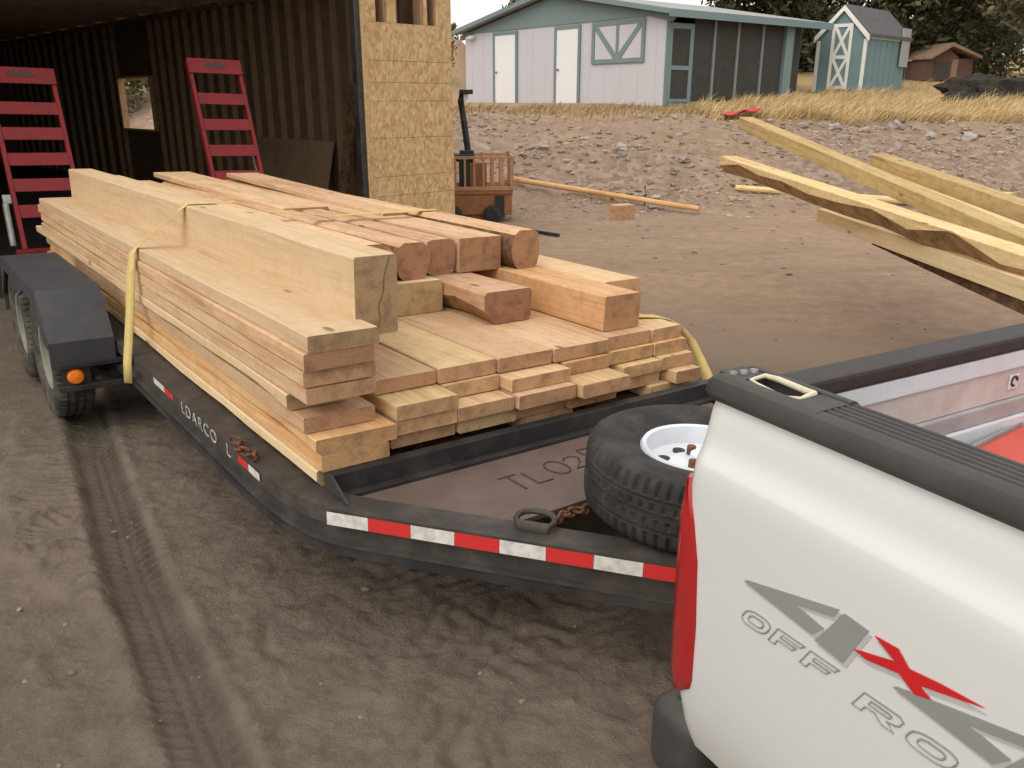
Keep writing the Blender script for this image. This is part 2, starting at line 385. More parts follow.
def solid(ob):
    """turn a lettering curve into a plain mesh object with the same name, parent and place"""
    dg = bpy.context.evaluated_depsgraph_get(); dg.update()
    me = bpy.data.meshes.new_from_object(ob.evaluated_get(dg)); n = ob.name; par = ob.parent; ml = ob.matrix_local.copy(); cu = ob.data
    bpy.data.objects.remove(ob); bpy.data.curves.remove(cu)
    o = bpy.data.objects.new(n, me); COL.objects.link(o); o.parent = par; o.matrix_local = ml; return o
def T(x, y, z): return Matrix.Translation((x, y, z))
def RZ(a): return Matrix.Rotation(a, 4, 'Z')

# ------------------------------------------------------------------ frames
A = R(36.7)
U = Vector((math.cos(A), math.sin(A), 0)); V = Vector((-math.sin(A), math.cos(A), 0))
U3 = Vector((U.x, U.y, -.028)).normalized(); W3 = U3.cross(V)
O3 = Vector((-.6508, 2.5829, .5)) - W3 * .5
MTR = Matrix(((U3.x, V.x, W3.x, O3.x), (U3.y, V.y, W3.y, O3.y), (U3.z, V.z, W3.z, O3.z), (0, 0, 0, 1)))   # trailer: x across, y to its rear, z up
ta = R(150.5)
TA = Vector((math.sin(ta), math.cos(ta), 0)); TB = Vector((-TA.y, TA.x, 0))
TO = TA * -1.12 + TB * 1.022
MTK = Matrix(((TA.x, TB.x, 0, TO.x), (TA.y, TB.y, 0, TO.y), (0, 0, 1, 0), (0, 0, 0, 1)))                    # truck: x forward, y across, z up

# ------------------------------------------------------------------ terrain
def sstep(x, a, b):
    t = np.clip((x - a) / (b - a), 0, 1); return t * t * (3 - 2 * t)
_rng = np.random.RandomState(3); _G = _rng.rand(256, 256)
def vn(x, y):
    xi = np.floor(x).astype(int); yi = np.floor(y).astype(int); fx = x - xi; fy = y - yi
    fx = fx * fx * (3 - 2 * fx); fy = fy * fy * (3 - 2 * fy)
    g = lambda i, j: _G[i & 255, j & 255]
    return (g(xi, yi) * (1 - fx) + g(xi + 1, yi) * fx) * (1 - fy) + (g(xi, yi + 1) * (1 - fx) + g(xi + 1, yi + 1) * fx) * fy - .5
def fbm(x, y, s, o=4, g=.5):
    r = 0; a = 1
    for i in range(o): r = r + a * vn(x * s + 17.3 * i, y * s + 5.1 * i); s *= 2.03; a *= g
    return r
def foot(x): return 14.0 + np.maximum(0, -1 - x) * 1.35 + np.maximum(0, x - 3) * .10
def height(x, y):
    x = np.asarray(x, float); y = np.asarray(y, float)
    d = y - foot(x)
    right = sstep(x, 4, 9)
    top = 1.42 - .14 * right
    h = top * (np.clip(d / 4.6, 0, 1) * .75 + .25 * sstep(d, 0, 4.6))
    beyond = np.maximum(0, d - 4.6)
    rise_l = np.minimum(beyond * .045, .24); rise_r = np.minimum(beyond * .085, 1.6)
    h = h + rise_l * (1 - right) + rise_r * right
    h = h + 3.2 * sstep(y, 31, 48) * sstep(-x, .5, 3) + 1.5 * sstep(y, 46, 60) * sstep(x, 0, 10)
    # ripples and bumps
    near = 1 - sstep(d, -1, .5)
    band = sstep(d, -.3, .5) * (1 - sstep(d, 4.6, 5.4))
    h = h + near * (.05 * fbm(x, y, .35, 3) + .012 * fbm(x, y, 3.0, 4) + .030 * fbm(x * .35 + y * .1, y * 1.3 - x * .3, 1.0, 3) * sstep(y, 6, 9))
    h = h + band * (.16 * fbm(x, y, 1.1, 4) + .05 * fbm(x, y, 6, 3))
    h = h + .25 * sstep(y, 40, 60) * fbm(x, y, .2, 3)
    # keep the pads of the barn and the house level
    return h
TRK = [(-3.05, 5.6), (-2.265, 4.22), (-1.84, 3.5), (-1.50, 2.92), (-1.135, 2.355), (-.82, 1.86), (-.4, 1.2)]
def tracks(x, y):
    """tyre track pressed in the dirt, thrown-up ridges; returns (height, packed 0..1)"""
    P = np.array(TRK); best = np.full(x.shape, 9.0); lat = np.zeros(x.shape); along = np.zeros(x.shape); s0 = 0
    for i in range(len(P) - 1):
        a = P[i]; b = P[i + 1]; d = b - a; l = np.hypot(*d); d = d / l
        t = np.clip((x - a[0]) * d[0] + (y - a[1]) * d[1], 0, l)
        dx = x - a[0] - d[0] * t; dy = y - a[1] - d[1] * t; r = np.hypot(dx, dy)
        m = r < best
        best = np.where(m, r, best); lat = np.where(m, dx * d[1] - dy * d[0], lat); along = np.where(m, s0 + t, along); s0 += l
    w = .098
    inside = 1 - sstep(np.abs(lat), w - .012, w + .012)
    h = inside * -.018
    h = h + inside * .013 * np.tanh(2.5 * np.sin(2 * np.pi * (along + np.abs(lat) * .6) / .058)) * sstep(np.abs(lat), .026, .036) * np.clip(.75 + 1.0 * vn(x * 2.2, y * 2.2), .15, 1)
    h = h - inside * .010 * np.exp(-((np.abs(lat) - .022) / .006) ** 2)
    h = h + .022 * np.exp(-((np.abs(lat) - w - .035) / .03) ** 2) * (.5 + vn(x * 9, y * 9))
    # dirt squeezed out to the right of the track, ending in a broken lip
    edge = .42 + .10 * vn(y * 3.1 + 3, x * 1.7) + .06 * vn(y * 11, x * 9) + .35 * sstep(-y, -3.1, -2.3) * -1
    zone = sstep(lat, w, w + .05) * (1 - sstep(lat, edge - .02, edge + .025)) * sstep(y, 2.45, 2.7) * (1 - sstep(y, 4.2, 5))
    h = h + zone * (.026 + .026 * (np.abs(np.sin(np.pi * (x * .9 + y * 2.2 + .9 * vn(x * 4, y * 4) + .3 * vn(x * 11, y * 11)) / .16)) - .4) * (.6 + vn(x * 7, y * 7)))
    # old scalloped tracks on the left and the right
    zl = sstep(-lat, w + .05, w + .15) * sstep(x + y * .35, -1.6, -1.1) * (1 - sstep(y, 3.05 + .05, 3.2)) 
    h = h + zl * .024 * (np.abs(np.sin(np.pi * (y * 1.0 - x * .85 + .7 * vn(x * 3, y * 3) + .2 * vn(x * 10, y * 10)) / .17)) - .3) * np.clip(.35 + 1.3 * vn(x * 3.3 + 4, y * 3.3), 0, 1)
    r1 = np.hypot(x - .75, y - 1.75) 
    arcs = sstep(r1, .18, .3) * (1 - sstep(r1, .95, 1.15)) * sstep(-x, -.62, -.5) * (1 - sstep(y, 2.4, 2.75))
    h = h + arcs * .020 * (np.abs(np.sin(np.pi * (r1 + .16 * vn(x * 3, y * 3) + .05 * vn(x * 9, y * 9)) / .15)) - .4) * np.clip(.2 + 1.6 * vn(x * 3 + 9, y * 3), 0, 1)
    s2 = (x + .62) * .74 + (y - 2.82) * -.67; l2 = (x + .62) * .67 + (y - 2.82) * .74
    old = sstep(s2, -.1, .1) * (1 - sstep(s2, .8, 1.1)) * (1 - sstep(np.abs(l2), .16, .2))
    h = h + old * .008 * np.sin(2 * np.pi * (l2 + .03 * vn(x * 4, y * 4)) / .085) * np.clip(.4 + 1.4 * vn(x * 3, y * 3 + 7), 0, 1)
    clod = np.maximum(0, fbm(x, y, 7, 3, .6)) ** 1.5 * .055 + .010 * fbm(x, y, 14, 3, .6)
    nearf = (1 - sstep(y, 5, 8))
    h = h + nearf * (clod * (1 - inside) * .6 + (1 - inside) * .006 * fbm(x, y, 38, 2, .6))
    return h, inside

def axis_coords(segs):
    out = []
    for a, b, st in segs:
        n = max(1, int(round((b - a) / st))); out += list(np.linspace(a, b, n, endpoint=False))
    return np.array(out + [segs[-1][1]])
def build_ground():
    xs = axis_coords([(-900, -100, 80), (-100, -30, 6), (-30, -8, 1), (-8, -3, .08), (-3, -2.2, .03), (-2.2, .75, .0115), (.75, 4, .06), (4, 16, .1), (16, 40, .8), (40, 100, 6), (100, 900, 80)])
    ys = axis_coords([(-60, -4, 8), (-4, 1.2, .2), (1.2, 1.7, .05), (1.7, 4.3, .0115), (4.3, 4.6, .02), (4.6, 8, .04), (8, 13, .08), (13, 19.5, .07), (19.5, 30, .3), (30, 60, 1), (60, 160, 10), (160, 1100, 94)])
    X, Y = np.meshgrid(xs, ys); Z = height(X, Y)
    # level inside the barn
    m = (Y < 6) & (X > -6) & (X < 3); hh, inside = tracks(np.where(m, X, 50), np.where(m, Y, 50))
    Z = Z + np.where(m, hh, 0) * (1 - sstep(np.abs(Y - 3.3), 2.2, 2.6))
    inside = np.where(m, inside, 0)
    ny, nx = X.shape
    co = np.stack([X, Y, Z], -1).reshape(-1, 3)
    idx = np.arange(ny * nx).reshape(ny, nx)
    q = np.stack([idx[:-1, :-1], idx[:-1, 1:], idx[1:, 1:], idx[1:, :-1]], -1).reshape(-1, 4)
    me = bpy.data.meshes.new('ground')
    me.vertices.add(len(co)); me.vertices.foreach_set('co', co.ravel())
    me.loops.add(q.size); me.loops.foreach_set('vertex_index', q.ravel().astype(np.int32))
    me.polygons.add(len(q)); me.polygons.foreach_set('loop_start', np.arange(0, q.size, 4, dtype=np.int32))
    me.polygons.foreach_set('loop_total', np.full(len(q), 4, dtype=np.int32))
    me.polygons.foreach_set('use_smooth', np.ones(len(q), dtype=bool))
    me.update(calc_edges=True)
    d = Y - foot(X)
    att = {
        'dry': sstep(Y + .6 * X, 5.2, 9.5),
        'gravel': sstep(d, -1.2, .6) * (1 - sstep(d, 4.5, 5.2)) * np.clip(.75 + fbm(X, Y, .5, 3), 0, 1),
        'straw': sstep(d + .8 * fbm(X, Y, .8, 3), 4.4, 5.0) * (.35 + .65 * sstep(X, 2, 5)),
        'packed_shade': inside,
    }
    for k, a in att.items():
        at = me.attributes.new(k, 'FLOAT', 'POINT'); at.data.foreach_set('value', a.ravel().astype(np.float32))
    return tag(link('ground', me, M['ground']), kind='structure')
build_ground()
def gz(x, y): return float(height(np.array([x]), np.array([y]))[0])

# distant hills
def hills():
    m, nt, b = newmat('hazy_hills'); b.inputs['Base Color'].default_value = (.20, .23, .26, 1); b.inputs['Roughness'].default_value = 1
    mb = MB(); n = 90; vs = []; fs = []
    for i in range(n + 1):
        a = R(-75 + 150 * i / n); h = 24 + 22 * noise.noise((i * .11, 2, 0)) + 8 * noise.noise((i * .4, 5, 0))
        if a > R(-4): h *= .8
        for k, (rr, f) in enumerate(((520, 0), (600, .75), (680, 1), (860, 0))):
            vs.append((rr * math.sin(a), rr * math.cos(a), max(0, h * f) + (-2 if f == 0 else 0)))
    for i in range(n):
        for k in range(3): fs.append((i * 4 + k, i * 4 + 4 + k, i * 4 + 5 + k, i * 4 + 1 + k))
    mb.add(vs, fs); o = mb.build('hills', m, smooth=True); tag(o, kind='structure')
hills()

# ------------------------------------------------------------------ rocks, gravel, grass
def rock_mesh(r, seed, flat=.6, sub=1):
    bm = bmesh.new(); bmesh.ops.create_icosphere(bm, subdivisions=sub, radius=1)
    for v in bm.verts:
        n = noise.noise(v.co * 1.3 + Vector((seed * 7.1, seed, 0)))
        v.co *= 1 + .55 * n
        v.co.z *= flat
        v.co *= r
    vs = [v.co.copy() for v in bm.verts]; fs = [[q.index for q in f.verts] for f in bm.faces]; bm.free()
    return vs, fs
def scatter_rocks(name, spots, mat, label):
    prot = [rock_mesh(1, i, .45 + .08 * (i % 4)) for i in range(9)]; mb = MB()
    for (x, y, r) in spots:
        vs, fs = random.choice(prot)
        mt = T(x, y, gz(x, y) + r * .12) @ RZ(random.uniform(0, 6.3)) @ Matrix.Rotation(random.uniform(-.3, .3), 4, 'X')
        sx = random.uniform(.8, 1.5)
        mb.add([mt @ Vector((p[0] * r * sx, p[1] * r, p[2] * r)) for p in vs], fs)
    o = mb.build(name, mat, fix=False); tag(o, label, 'stones', kind='stuff')
sp = []
for i in range(9000):
    x = random.uniform(-4, 15); d = random.uniform(-.9, 4.8)
    if random.random() > .35 + .65 * min(1, max(0, d + .9) / 1.6): continue
    if noise.noise((x * .55, d * .8, 2)) + .35 * noise.noise((x * 2, d * 2, 5)) < random.uniform(-.5, .25): continue
    sp.append((x, float(foot(np.array([x]))[0]) + d, 0.014 + .055 * random.random() ** 3.0))
scatter_rocks('rubble', sp, M['gravel'], 'loose grey brown stones covering the slope of the bank')
sp = []
for i in range(1500):
    x = random.uniform(-4, 3.5); y = random.uniform(1.6, 8)
    sp.append((x, y, .002 + .015 * random.random() ** 6))
for (x, y, r) in [(-.55, 2.75, .015), (-.1, 2.25, .013), (-.18, 2.1, .009), (.03, 2.12, .010), (.02, 1.96, .012), (-.45, 2.05, .008), (-.6, 2.2, .008), (-1.7, 3.2, .012), (-1.62, 3.15, .010), (-.62, 1.98, .014), (.22, 2.5, .010)]:
    sp.append((x, y, r))
for i in range(260):
    x = random.uniform(0, 10); y = random.uniform(8, 14)
    sp.append((x, y, .008 + .035 * random.random() ** 4))
scatter_rocks('pebbles', sp, M['pebble'], 'small loose pebbles scattered over the bare dirt yard')
BR = [(6.1, .16), (6.75, .20), (7.35, .15), (8.1, .24), (8.75, .17), (9.6, .22), (10.4, .16), (11.2, .2), (12.1, .18), (3.2, .15), (2.1, .17), (.6, .19), (12.9, .2), (5.3, .14)]
first = None
for i, (x, r) in enumerate(BR):
    y = float(foot(np.array([x]))[0]) + 4.1 - .7 * random.random() - (1.3 if x < 4 else 0)
    r *= .72; vs, fs = rock_mesh(r, 20 + i, .62, 2)
    mb = MB(); mb.add(vs, fs); o = mb.build('rock', M['rock_pale'] if i % 3 else M['rock'], mw=T(x, y, gz(x, y) + r * .18) @ RZ(i * 1.3))
    tag(o, 'rough pale stone bedded near the top edge of the bank', 'rock', 'larger stones along the bank edge')

def blades(name, n, area, hmin, hmax, mat, label, dens=None, w=.012):
    mb = MB(); vs = []; fs = []
    k = 0
    while k < n:
        x, d = area()
        y = float(foot(np.array([x]))[0]) + d
        if dens and random.random() > dens(x, y, d): continue
        z = gz(x, y) - .02; h = random.uniform(hmin, hmax) * (.75 + .9 * max(0, noise.noise((x * .9, y * .9, 3)) + .25 + .5 * noise.noise((x * 3, y * 3, 8)))); a = random.uniform(0, math.pi); le = random.uniform(-.2, 1.1) * h; le2 = random.uniform(-.7, .2) * h; h *= random.uniform(.6, 1)
        dx, dy = math.cos(a) * w, math.sin(a) * w; b = len(vs)
        vs += [(x - dx, y - dy, z), (x + dx, y + dy, z), (x + dx * .7 + le * .4, y + dy * .7 + le2 * .4, z + h * .6), (x - dx * .7 + le * .4, y - dy * .7 + le2 * .4, z + h * .6), (x + le, y + le2, z + h)]
        fs += [(b, b + 1, b + 2, b + 3), (b + 3, b + 2, b + 4)]; k += 1
    mb.add(vs, fs); o = mb.build(name, mat, fix=False); tag(o, label, 'grass', kind='stuff')
blades('dry_grass', 30000, lambda: (random.uniform(4.2, 17), 4.45 + 10.5 * random.random() ** 1.4), .14, .36, M['straw'], 'tall straw yellow dry grass on top of the bank',
       lambda x, y, d: min(1, max(0, (x - 3.4) * .3)) * (0 if (3.2 < x < 9.2 and y > 21.4 + (x - 3.8) * .78) else 1) * (0 if (8.9 < x < 12.9 and y > 26.9 - (x - 9.1)) else 1) * (.25 if y > 24 and x > 12.6 else 1), w=.011)
blades('short_weeds', 2600, lambda: (random.uniform(-1.6, 6), random.uniform(4.0, 8)), .06, .22, M['weed'], 'short dry weeds in front of the pale house',
       lambda x, y, d: 0 if y > 21.5 + abs(x - 3.8) * (1.25 if x < 3.8 else .78) else (1 if d > 4.6 else .35), w=.012)

# ------------------------------------------------------------------ trees
def crown_mesh(blobs, n, leaf, mat, name, parent):
    vs = []; fs = []
    wts = [b[3] ** 2 for b in blobs]; tot = sum(wts)
    for (cx, cy, cz, r), w in zip(blobs, wts):
        nc = max(6, int(n * w / tot / 14))
        for c in range(nc):
            d = Vector((random.gauss(0, 1), random.gauss(0, 1), random.gauss(0, 1) * .8)).normalized() * (r * random.uniform(.45, 1.05))
            ctr = Vector((cx, cy, cz)) + d; cs = r * random.uniform(.12, .26)
            for k in range(14):
                p = ctr + Vector((random.gauss(0, cs), random.gauss(0, cs), random.gauss(0, cs * .7)))
                a = Vector((random.gauss(0, 1), random.gauss(0, 1), random.gauss(0, 1))).normalized()
                b = a.orthogonal().normalized(); s = leaf * random.uniform(.6, 1.4); i = len(vs)
                vs += [p - a * s, p + b * s * .55, p + a * s, p - b * s * .55]; fs.append((i, i + 1, i + 2, i + 3))
    mb = MB(); mb.add(vs, fs); return mb.build(name, mat, parent, fix=False)
def tree(label, x, y, h, rad, mat, n=4200, leaf=.10, low=.25, group=None, seed=1):
    random.seed(seed)
    z = gz(x, y); t = thing('broadleaf_tree', label, 'tree', T(x, y, z), group)
    mb = MB(); mb.tube([(0, 0, -.1), (.05, 0, h * .25), (-.04, .06, h * .5), (.05, 0, h * .8)], [h * .035, h * .028, h * .02, h * .008], 9)
    for k in range(7):
        a = k * 2.4 + seed; z0 = h * (.2 + .07 * k)
        mb.tube([(0, 0, z0), (math.cos(a) * rad * .35, math.sin(a) * rad * .35, z0 + h * .1), (math.cos(a) * rad * .75, math.sin(a) * rad * .75, z0 + h * .17)], [h * .014, h * .009, h * .004], 6)
    mb.build('trunk', M['trunk'], t, smooth=True)
    bl = []
    for k in range(13):
        a = random.uniform(0, 6.3); q = rad * random.uniform(.15, .75)
        bl.append((math.cos(a) * q, math.sin(a) * q, h * random.uniform(low, .88), rad * random.uniform(.32, .52)))
    crown_mesh(bl, n, leaf, mat, 'crown', t)
    random.seed(99 + seed)
tree('dark green tree rising behind the screened porch roof', 11.2, 38, 6.6, 3.0, M['leaf_dark'], 9000, .15, .15, seed=3)
tree('dense dark tree standing directly behind the teal shed', 14.6, 34, 6.6, 3.2, M['leaf_dark'], 11000, .14, .12, seed=4)
tree('tall olive green tree behind the small brown hut', 18.6, 37.5, 7.6, 3.6, M['leaf_olive'], 12000, .14, .10, seed=5)
tree('wide dark tree at the far right above the dark heap', 19.4, 32, 6.4, 3.0, M['leaf_dark'], 10000, .12, .15, seed=6)
tree('loose olive tree with a bare leaning trunk at the right picture edge', 16.1, 27.6, 4.7, 1.7, M['leaf_olive'], 3200, .09, .5, seed=7)
tree('pale green treetop showing above the ridge of the pale house', 1.2, 46, 6.9, 2.0, M['leaf_olive'], 2600, .13, .55, seed=8)
tree('small green bush tree between the barn corner and the pale house', -2.9, 36, 2.6, 1.0, M['leaf_olive'], 1500, .08, .2, seed=9)
tree('broad dark tree closing the gap between the porch and the shed trees', 16.5, 44, 8.4, 4.2, M['leaf_dark'], 11000, .17, .08, seed=11)
tree('olive tree deep behind the far grey roofed building', 21.5, 45, 8.6, 4.2, M['leaf_olive'], 10000, .17, .08, seed=12)
tree('low olive bush seen through the barn window opening', -15.0, 35.5, 2.9, 1.9, M['leaf_olive'], 2600, .10, .1, seed=10)
random.seed(21)

# ------------------------------------------------------------------ house
def house():
    HA = R(38)
    K = Vector((3.80, 22.3, 1.60)); d1 = Vector((-math.sin(HA), math.cos(HA), 0)); d2 = Vector((math.cos(HA), math.sin(HA), 0))
    # local x along the porch (right-back), y along the front wall (left-back)
    mw = Matrix(((d2.x, d1.x, 0, K.x), (d2.y, d1.y, 0, K.y), (0, 0, 1, K.z), (0, 0, 0, 1)))
    h = thing('pale_house', 'long low pale grey house with teal trim and a screened porch on the bank', 'house', mw)
    Wd, Ln, E, Rg = 8.6, 8.4, 2.16, 2.90
    part('foundation', M['roof_grey'], h, (.05, Ln - .05, .05, Wd - .05, -.8, .02))
    # front wall with holes kept simple: one panel, doors and window trims stand proud
    mb = MB(); mb.box(-.0, .12, 0, Wd, .0, E)
    for k in range(14): mb.box(-.006, 0, .31 + k * .61, .322 + k * .61, 0, E)
    mb.build('front_wall', M['house_wall'], h)
    mb = MB(); mb.prism([(-.25, E - .07), (Wd / 2, Rg - .02), (Wd + .25, E - .07), (Wd + .25, E - .20), (Wd - .5, E - .03), (.6, E - .03), (-.1, E - .20)], 0, -.035, .10)
    mb.build('gable', M['teal'], h)
    part('side_wall', M['house_wall'], h, (1.9 + .5, Ln, 1.9, 2.02, 0, E + .3)); part('side_wall', M['house_wall'], h, (Ln - .12, Ln, 2.02, Wd, 0, E))
    part('back_wall', M['house_wall'], h, (.12, Ln, Wd - .12, Wd, 0, E))
    part('porch_back_wall', M['porch_dark'], h, (.12, 6.1, 1.7, 1.78, 0, E + .2))
    part('porch_floor', M['porch_dark'], h, (.12, 6.1, .05, 1.7, .0, .06))
    # roof: two slopes
    for nm, pts in (('roof', [(-.35, E - .02), (Wd / 2, Rg + .04), (Wd / 2, Rg + .12), (-.35, E + .06)]), ('roof', [(Wd / 2, Rg + .04), (Wd + .35, E - .02), (Wd + .35, E + .06), (Wd / 2, Rg + .12)])):
        mb = MB(); mb.prism(pts, 0, -.30, 6.55); mb.build(nm, M['roof_grey'], h)
    mb = MB(); mb.box(-.33, 6.56, -.39, -.352, E - .12, E + .055); mb.build('fascia', M['teal'], h)
    mb = MB()
    for sgn in (0, 1):
        y0, y1 = (-.36, Wd / 2) if sgn == 0 else (Wd / 2, Wd + .36)
        z0, z1 = (E - .06, Rg + .01) if sgn == 0 else (Rg + .01, E - .06)
        mb.prism([(y0, z0), (y1, z1), (y1, z1 + .12), (y0, z0 + .12)], 0, -.335, -.303)
    mb.build('rake_board', M['teal'], h)
    def trim(y0, y1, z0, z1, w, x0=-.05, x1=-.008):
        m = MB(); m.box(x0, x1, y0, y0 + w, z0, z1); m.box(x0, x1, y1 - w, y1, z0, z1); m.box(x0, x1, y0 + w, y1 - w, z1 - w, z1); return m
    for (a, b) in ((3.10, 4.18), (5.88, 7.08)):
        d = part('door', M['door_white'], h, (-.03, -.009, a + .09, b - .09, .02, 2.0))
        trim(a, b, .0, 2.09, .088).build('door_frame', M['teal'], d)
        mb = MB(); mb.lathe([(0, -.03), (.03, -.03), (.035, -.06), (.02, -.09), (0, -.09)], 10, 0, (0, b - .18, .95)); mb.build('knob', M['zinc'], d)
    win = part('window', M['house_wall'], h, (-.03, -.009, .82, 2.52, 1.17, 2.0), label='closed panel framed in teal with a V of diagonal battens')
    mb = trim(.70, 2.64, 1.06, 2.10, .11); mb.box(-.05, -.008, .81, 2.53, 1.06, 1.17); mb.box(-.046, -.031, 1.62, 1.72, 1.17, 1.99)
    for s in (-1, 1):
        mb.prism([(1.67, 1.17), (1.67 + s * .13, 1.17), (1.67 + s * .84, 1.90), (1.67 + s * .84, 1.99), (1.67 + s * .75, 1.99), (1.67, 1.24)], 0, -.048, -.0315)
    mb.build('window_frame', M['teal'], win)
    part('corner_board', M['teal'], h, (-.02, .10, -.03, -.002, 0, E - .08))
    mb = MB(); mb.box(-.12, -.008, 8.05, 8.25, 2.0, 2.07); mb.lathe([(0, 0), (.045, .0), (.06, .12), (0, .12)], 10, 0, (-.2, 8.08, 2.0)); mb.lathe([(0, 0), (.045, .0), (.06, .12), (0, .12)], 10, 0, (-.2, 8.24, 2.0))
    mb.build('flood_light', M['trim_white'], h)
    # screened porch along y = 0, x from .1 to 5
    part('porch_sill', M['post_grey'], h, (.12, 5.6, -.03, .05, 0, .10))
    for k, (x0, x1) in enumerate(((1.02, 1.76), (1.84, 2.72), (2.80, 3.78), (3.86, 4.76))):
        part('screen_panel', M['screen'], h, (x0, x1, .0, .012, .10, E - .06))
    for x in (1.80, 2.76, 3.82): part('porch_post', M['post_grey'], h, (x - .04, x + .04, -.04, .05, .10, E - .05))
    c = part('porch_column', M['teal'], h, (4.78, 5.14, -.10, .20, .22, E - .02), ch=.01)
    part('column_base', M['trim_white'], c, (4.66, 5.24, -.16, .26, -.1, .22))
    part('end_panel', M['porch_dark'], h, (5.2, 6.05, .3, .36, 0, E))
    d = part('screen_door', M['screen'], h, (.20, .86, -.012, .0, .12, 1.82))
    mb = MB()
    for (x0, x1, z0, z1) in ((.08, .20, .06, 1.95), (.86, .99, .06, 1.95), (.20, .86, 1.82, 1.95), (.20, .86, .86, .96), (.20, .86, .06, .17)): mb.box(x0, x1, -.03, .01, z0, z1)
    mb.build('door_frame', M['teal'], d)
house()

def far_house():
    x, y = 13.2, 46; z = gz(x, y); h = thing('far_house', 'grey roofed building half hidden behind the porch roof and the trees', 'building', T(x, y, z - .3) @ RZ(.5))
    zz = 5.35 - z
    part('wall', M['hut'], h, (-3.6, 3.2, -2.4, 2.4, -.5, zz))
    mb = MB(); mb.prism([(-2.9, zz - .05), (0, zz + .75), (2.9, zz - .05), (2.9, zz + .1), (0, zz + .9), (-2.9, zz + .1)], 0, -4, 3.6); r = mb.build('roof', M['roof_grey'], h)
    part('chimney', M['rock'], r, (1.0, 1.5, -.6, -.1, zz + .3, zz + 1.35))
far_house()

# ------------------------------------------------------------------ shed, hut, heap
def shed():
    x0, y0 = 9.12, 27.0; zb = 1.98
    mw = T(x0, y0, zb) @ RZ(R(-45))
    s = thing('garden_shed', 'teal garden shed with white trim and a white crossed double door', 'shed', mw)
    Wd, Ln, E, P = 1.50, 2.9, 1.56, 2.28
    front = [(0, 0), (Wd, 0), (Wd, E), (Wd / 2, P), (0, E)]
    mb = MB(); mb.prism(front, 1, 0, .06); mb.build('front_wall', M['teal_shed'], s)
    # right side and back, slanting back to the right
    sh = Matrix(((1, .46, 0, 0), (0, 1, 0, 0), (0, 0, 1, 0), (0, 0, 0, 1)))
    mb = MB(); mb.box(Wd - .06, Wd, .06, Ln, 0, E); 
    for k in range(8): mb.box(Wd, Wd + .012, .2 + k * .4, .225 + k * .4, 0, E)
    mb.build('side_wall', M['teal_shed'], s, RZ(-.0)); mb = MB(); mb.box(0, .06, .06, Ln, 0, E); mb.build('side_wall', M['teal_shed'], s)
    mb = MB(); mb.prism(front, 1, Ln - .06, Ln + .0); mb.build('back_wall', M['teal_shed'], s)
    mb = MB(); mb.prism([(-.1, E - .09), (Wd / 2, P + .02), (Wd + .1, E - .09), (Wd + .1, E), (Wd / 2, P + .11), (-.1, E)], 1, -.06, Ln + .1); mb.build('roof', M['roof_dark'], s)
    mb = MB()
    mb.prism([(-.08, E - .20), (-.08, E - .04), (Wd / 2, P + .07), (Wd / 2, P - .07)], 1, -.10, -.062)
    mb.prism([(Wd + .08, E - .20), (Wd + .08, E - .04), (Wd / 2, P + .07), (Wd / 2, P - .07)], 1, -.101, -.063)
    mb.box(-.01, .09, -.03, -.002, 0, E - .14); mb.box(Wd - .09, Wd + .01, -.03, -.002, 0, E - .14)
    mb.box(Wd + .013, Wd + .03, .0, Ln, E - .12, E - .02)
    mb.build('trim', M['trim_white'], s)
    DX = .45
    d = part('door', M['teal_shed'], s, (DX, DX + .60, -.02, -.003, .08, 1.84))
    mb = MB()
    for b in ((-.01, .08, .06, 1.86), (.52, .61, .06, 1.86), (.08, .52, 1.77, 1.86), (.08, .52, .06, .15), (.08, .52, .90, 1.0)): mb.box(DX + b[0], DX + b[1], -.045, -.021, b[2], b[3])
    for (za, zb2) in ((.15, .90), (1.0, 1.77)):
        for sg in (0, 1):
            xa, xb = (DX + .08, DX + .52) if sg == 0 else (DX + .52, DX + .08)
            e = .04 if sg == 0 else -.04
            mb.prism([(xa, za), (xa + e * 1.6, za), (xb, zb2 - .06), (xb, zb2), (xb - e * 1.6, zb2), (xa, za + .06)], 1, -.043 - .001 * sg, -.0215)
    mb.build('door_trim', M['trim_white'], d)
    g = MB(); g.box(0, .03, 0, .62, 0, 1.1, .008); o = g.build('grey_sheet', M['grey_sheet'], mw=mw @ T(Wd + .05, 2.3, .72))
    tag(o, 'pale grey sheet hanging against the back end of the teal shed wall', 'sheet')
shed()

def hut():
    x, y = 15.15, 32.6; z = 2.42
    h = thing('small_hut', 'low brown hut with a sagging tan roof beyond the dry grass', 'hut', T(x, y, z) @ RZ(R(12)) @ Matrix.Diagonal((.82, 1, 1, 1)))
    mb = MB(); mb.prism([(0, 0), (1.45, 0), (1.45, .78), (.85, 1.12), (0, .72)], 1, 0, .08); mb.build('front_wall', M['hut'], h)
    part('front_panel', M['hut'], h, (1.45, 2.25, .02, .10, 0, .75)); part('side_wall', M['hut'], h, (0, .08, .1, 1.6, 0, .7)); part('side_wall', M['hut'], h, (2.17, 2.25, .1, 1.6, 0, .75))
    mb = MB(); mb.prism([(-.15, .72), (.85, 1.16), (2.4, .74), (2.4, .84), (.85, 1.28), (-.15, .82)], 1, -.25, 1.9); mb.build('roof', M['hut_roof'], h)
    part('door', M['hut_roof'], h, (1.12, 1.42, -.03, -.002, .05, .72)); part('opening', M['porch_dark'], h, (.25, 1.0, -.02, -.002, .05, .66))  # the opening is a dark panel on the wall, coloured as the shade inside
hut()
